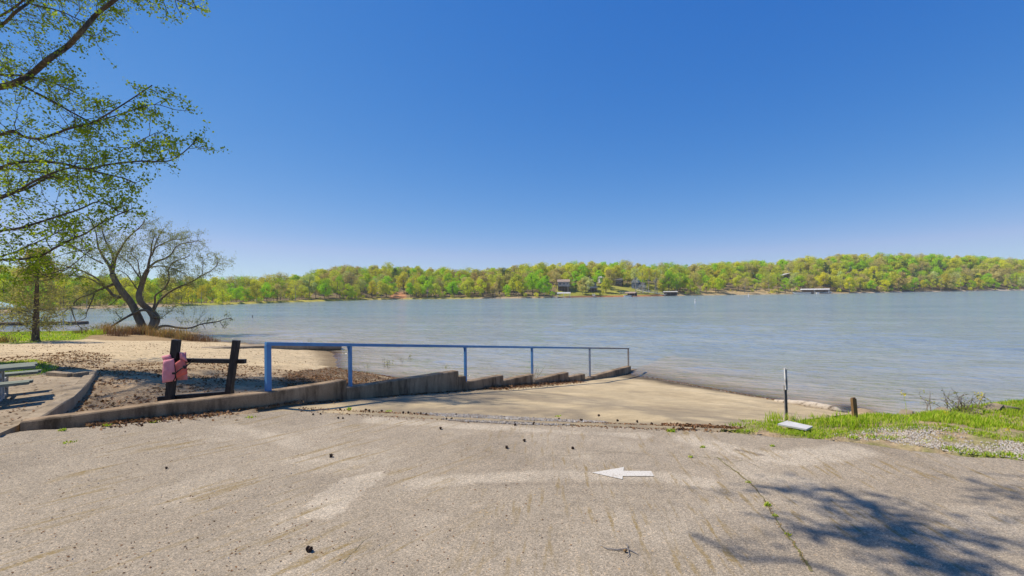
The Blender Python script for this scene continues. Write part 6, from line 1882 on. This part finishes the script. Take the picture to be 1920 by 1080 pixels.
# named landmarks first
plant(905, 9, 'round', 'rust', 1.05, 1); plant(1098, 9, 'round', 'pale', .92, 1); plant(1080, 22, 'tall', 'bright', 1.0, 2)
plant(1253, 12, 'round', 'bright', 1.2, 1); plant(1275, 16, 'round', 'bright', 1.1, 1); plant(1348, 6, 'round', 'bright', .85, 1); plant(1396, 5, 'airy', 'tan', .8, 1, 'pale')
plant(500, 4, 'round', 'bright', .62, 0); plant(513, 4, 'round', 'olive', .55, 0); plant(418, 2, 'bush', 'yellow', 1.3, 0); plant(340, 5, 'bush', 'yellow', 1.5, 0); plant(770, 5, 'round', 'bright', .75, 0)
plant(660, 5, 'bush', 'bright', 1.2, 0); plant(673, 5, 'bush', 'yellow', 1.2, 0); plant(1558, 8, 'pine', 'dark', .75, 0); plant(1750, 12, 'round', 'pale', 1.15, 1); plant(1700, 6, 'bush', 'bright', 1.5, 0)
plant(655, 30, 'airy', 'pale', 1.0, 2, 'pale')
for px in (1192, 1205, 1216, 1228, 1232): plant(px, rngT.uniform(6, 17), 'high', 'pale' if rngT.random() < .6 else 'olive', 1.0, 1, 'pale')
rows = [(2.5, .82, .022, ['round', 'bush', 'tall', 'round', 'airy']), (11, .98, .027, ['round', 'tall', 'airy', 'round', 'round']), (24, 1.0, .030, ['round', 'tall', 'airy', 'round']), (40, 1.0, .031, ['round', 'airy', 'round', 'tall']), (58, 1.0, .033, ['round', 'round', 'airy', 'tall'])]
for row, (s0, hk, step, shapes) in enumerate(rows):
    px = -70.0 + row * 9
    while px < 1990:
        d = shore_dist(px) + s0
        stepx = F * (7.6 if row else 6.8) / d
        px += stepx * rngT.uniform(.75, 1.35)
        s = s0 + rngT.uniform(-2, 5) * (.6 if row == 0 else 1)
        if blocked(px, s): continue
        if NT_[0] >= 298: break
        if row == 0 and rngT.random() < .22: continue
        if row in (2, 3) and rngT.random() < .30: continue
        sh = rngT.choice(shapes); c = pick(px, row)
        if rngT.random() < .035 and row > 0: sh, c = 'pine', 'dark'
        if sh == 'bush' and c in ('tan', 'rust') and rngT.random() < .5: c = 'olive'
        target = (top_z(px, d) - far_z(px, s)) if row == 4 else 12.0
        k = hk * rngT.uniform(.78, 1.12)
        if px < 560: k *= interp(px, [0, 120, 330, 430, 560], [1.0, .85, .62, .62, .85])
        if row == 4: k = max(.5, min(1.25, target / 12.5)) * rngT.uniform(.82, 1.08)
        plant(px, s, sh, c, k, row, 'pale' if rngT.random() < .35 else 'brown')
# the rest of the wood, seen only as one mass between and behind those trees
mb = [MB() for _ in range(4)]
mass_cols = ['olive', 'tan', 'bright', 'yellow']
allv, allf, alli = [], [], []
def mass_tree(px, s, k, ci, shape):
    pr = proto(shape, rngT.randrange(3)); p = far_pt(px, s)
    a = rngT.uniform(0, 2 * PI); ca, sa = math.cos(a) * k, math.sin(a) * k
    for vv, ff, mi in ((pr[2], pr[3], ci), (pr[0], pr[1], 4)):
        n = len(allv)
        allv.extend([(p.x + x * ca - y * sa, p.y + x * sa + y * ca, p.z + z * k) for x, y, z in vv])
        allf.extend([tuple(i + n for i in f) for f in ff]); alli.extend([mi] * len(ff))
for s0 in (8, 18, 33, 50, 62, 70, 80, 92):
    px = -150.0
    while px < 2100:
        d = shore_dist(px) + s0
        px += F * (9.0 if s0 < 55 else 6.0) / d * rngT.uniform(.7, 1.3)
        s = s0 + rngT.uniform(-5, 5)
        if blocked(px, s): continue
        c = mass_cols.index({'yellow': 'bright', 'pale': 'tan', 'dark': 'olive'}.get(pick(px, 3), pick(px, 3)) if True else 'olive') if False else rngT.choice([0, 0, 0, 1, 2, 2, 3, 1])
        k = rngT.uniform(.7, .98) if s0 > 10 else rngT.uniform(.45, .75)
        if s0 > 55: k = rngT.uniform(.70, 1.10) * max(.55, min(1.2, (top_z(px, d) - far_z(px, s)) / 12.8))
        elif px < 560: k *= interp(px, [0, 120, 330, 430, 560], [1.0, .85, .6, .6, .85])
        mass_tree(px, s, k, c, rngT.choice(['round', 'airy', 'round']))
for px in np.arange(-100, 2050, 7.0):
    for s0 in (66, 74):
        mass_tree(px + rngT.uniform(-4, 4), s0 + rngT.uniform(-3, 3), rngT.uniform(.9, 1.5), rngT.choice([0, 2, 1, 3, 0]), 'bush')
# brush between the trunks
for _ in range(900):
    px = rngT.uniform(-80, 1990); s = rngT.uniform(1.5, 85)
    if blocked(px, s) or (1060 < px < 1262 and s < 20 and rngT.random() < .8): continue
    mass_tree(px, s, rngT.uniform(.25, .7), rngT.choice([0, 2, 1, 3, 0]), 'bush')
me = bpy.data.meshes.new('distant_wood'); me.from_pydata(allv, [], allf)
for c in mass_cols: me.materials.append(FOL[c])
me.materials.append(TRUNKM['brown'])
me.polygons.foreach_set('material_index', alli); me.update()
dw = bpy.data.objects.new('distant_wood', me); COL.objects.link(dw); tag(dw, kind='stuff')
print('far trees', NT_[0], 'mass faces', len(allf))

# ---------------------------------------------------------------- the air over the lake
t = NT('thin_lake_haze')
pv_ = t.n('VolumePrincipled')
pv_.inputs['Color'].default_value = (0.93, 0.96, 1.0, 1); pv_.inputs['Density'].default_value = 0.00020; pv_.inputs['Anisotropy'].default_value = 0.2
o_ = t.n('OutputMaterial'); t.l(pv_.outputs[0], o_.inputs['Volume'])
mb = MB(); mb.box((0, 450, 22.4), (1900, 1000, 57.2))
hzo = mb.build('haze', t.mat); tag(hzo, kind='stuff')
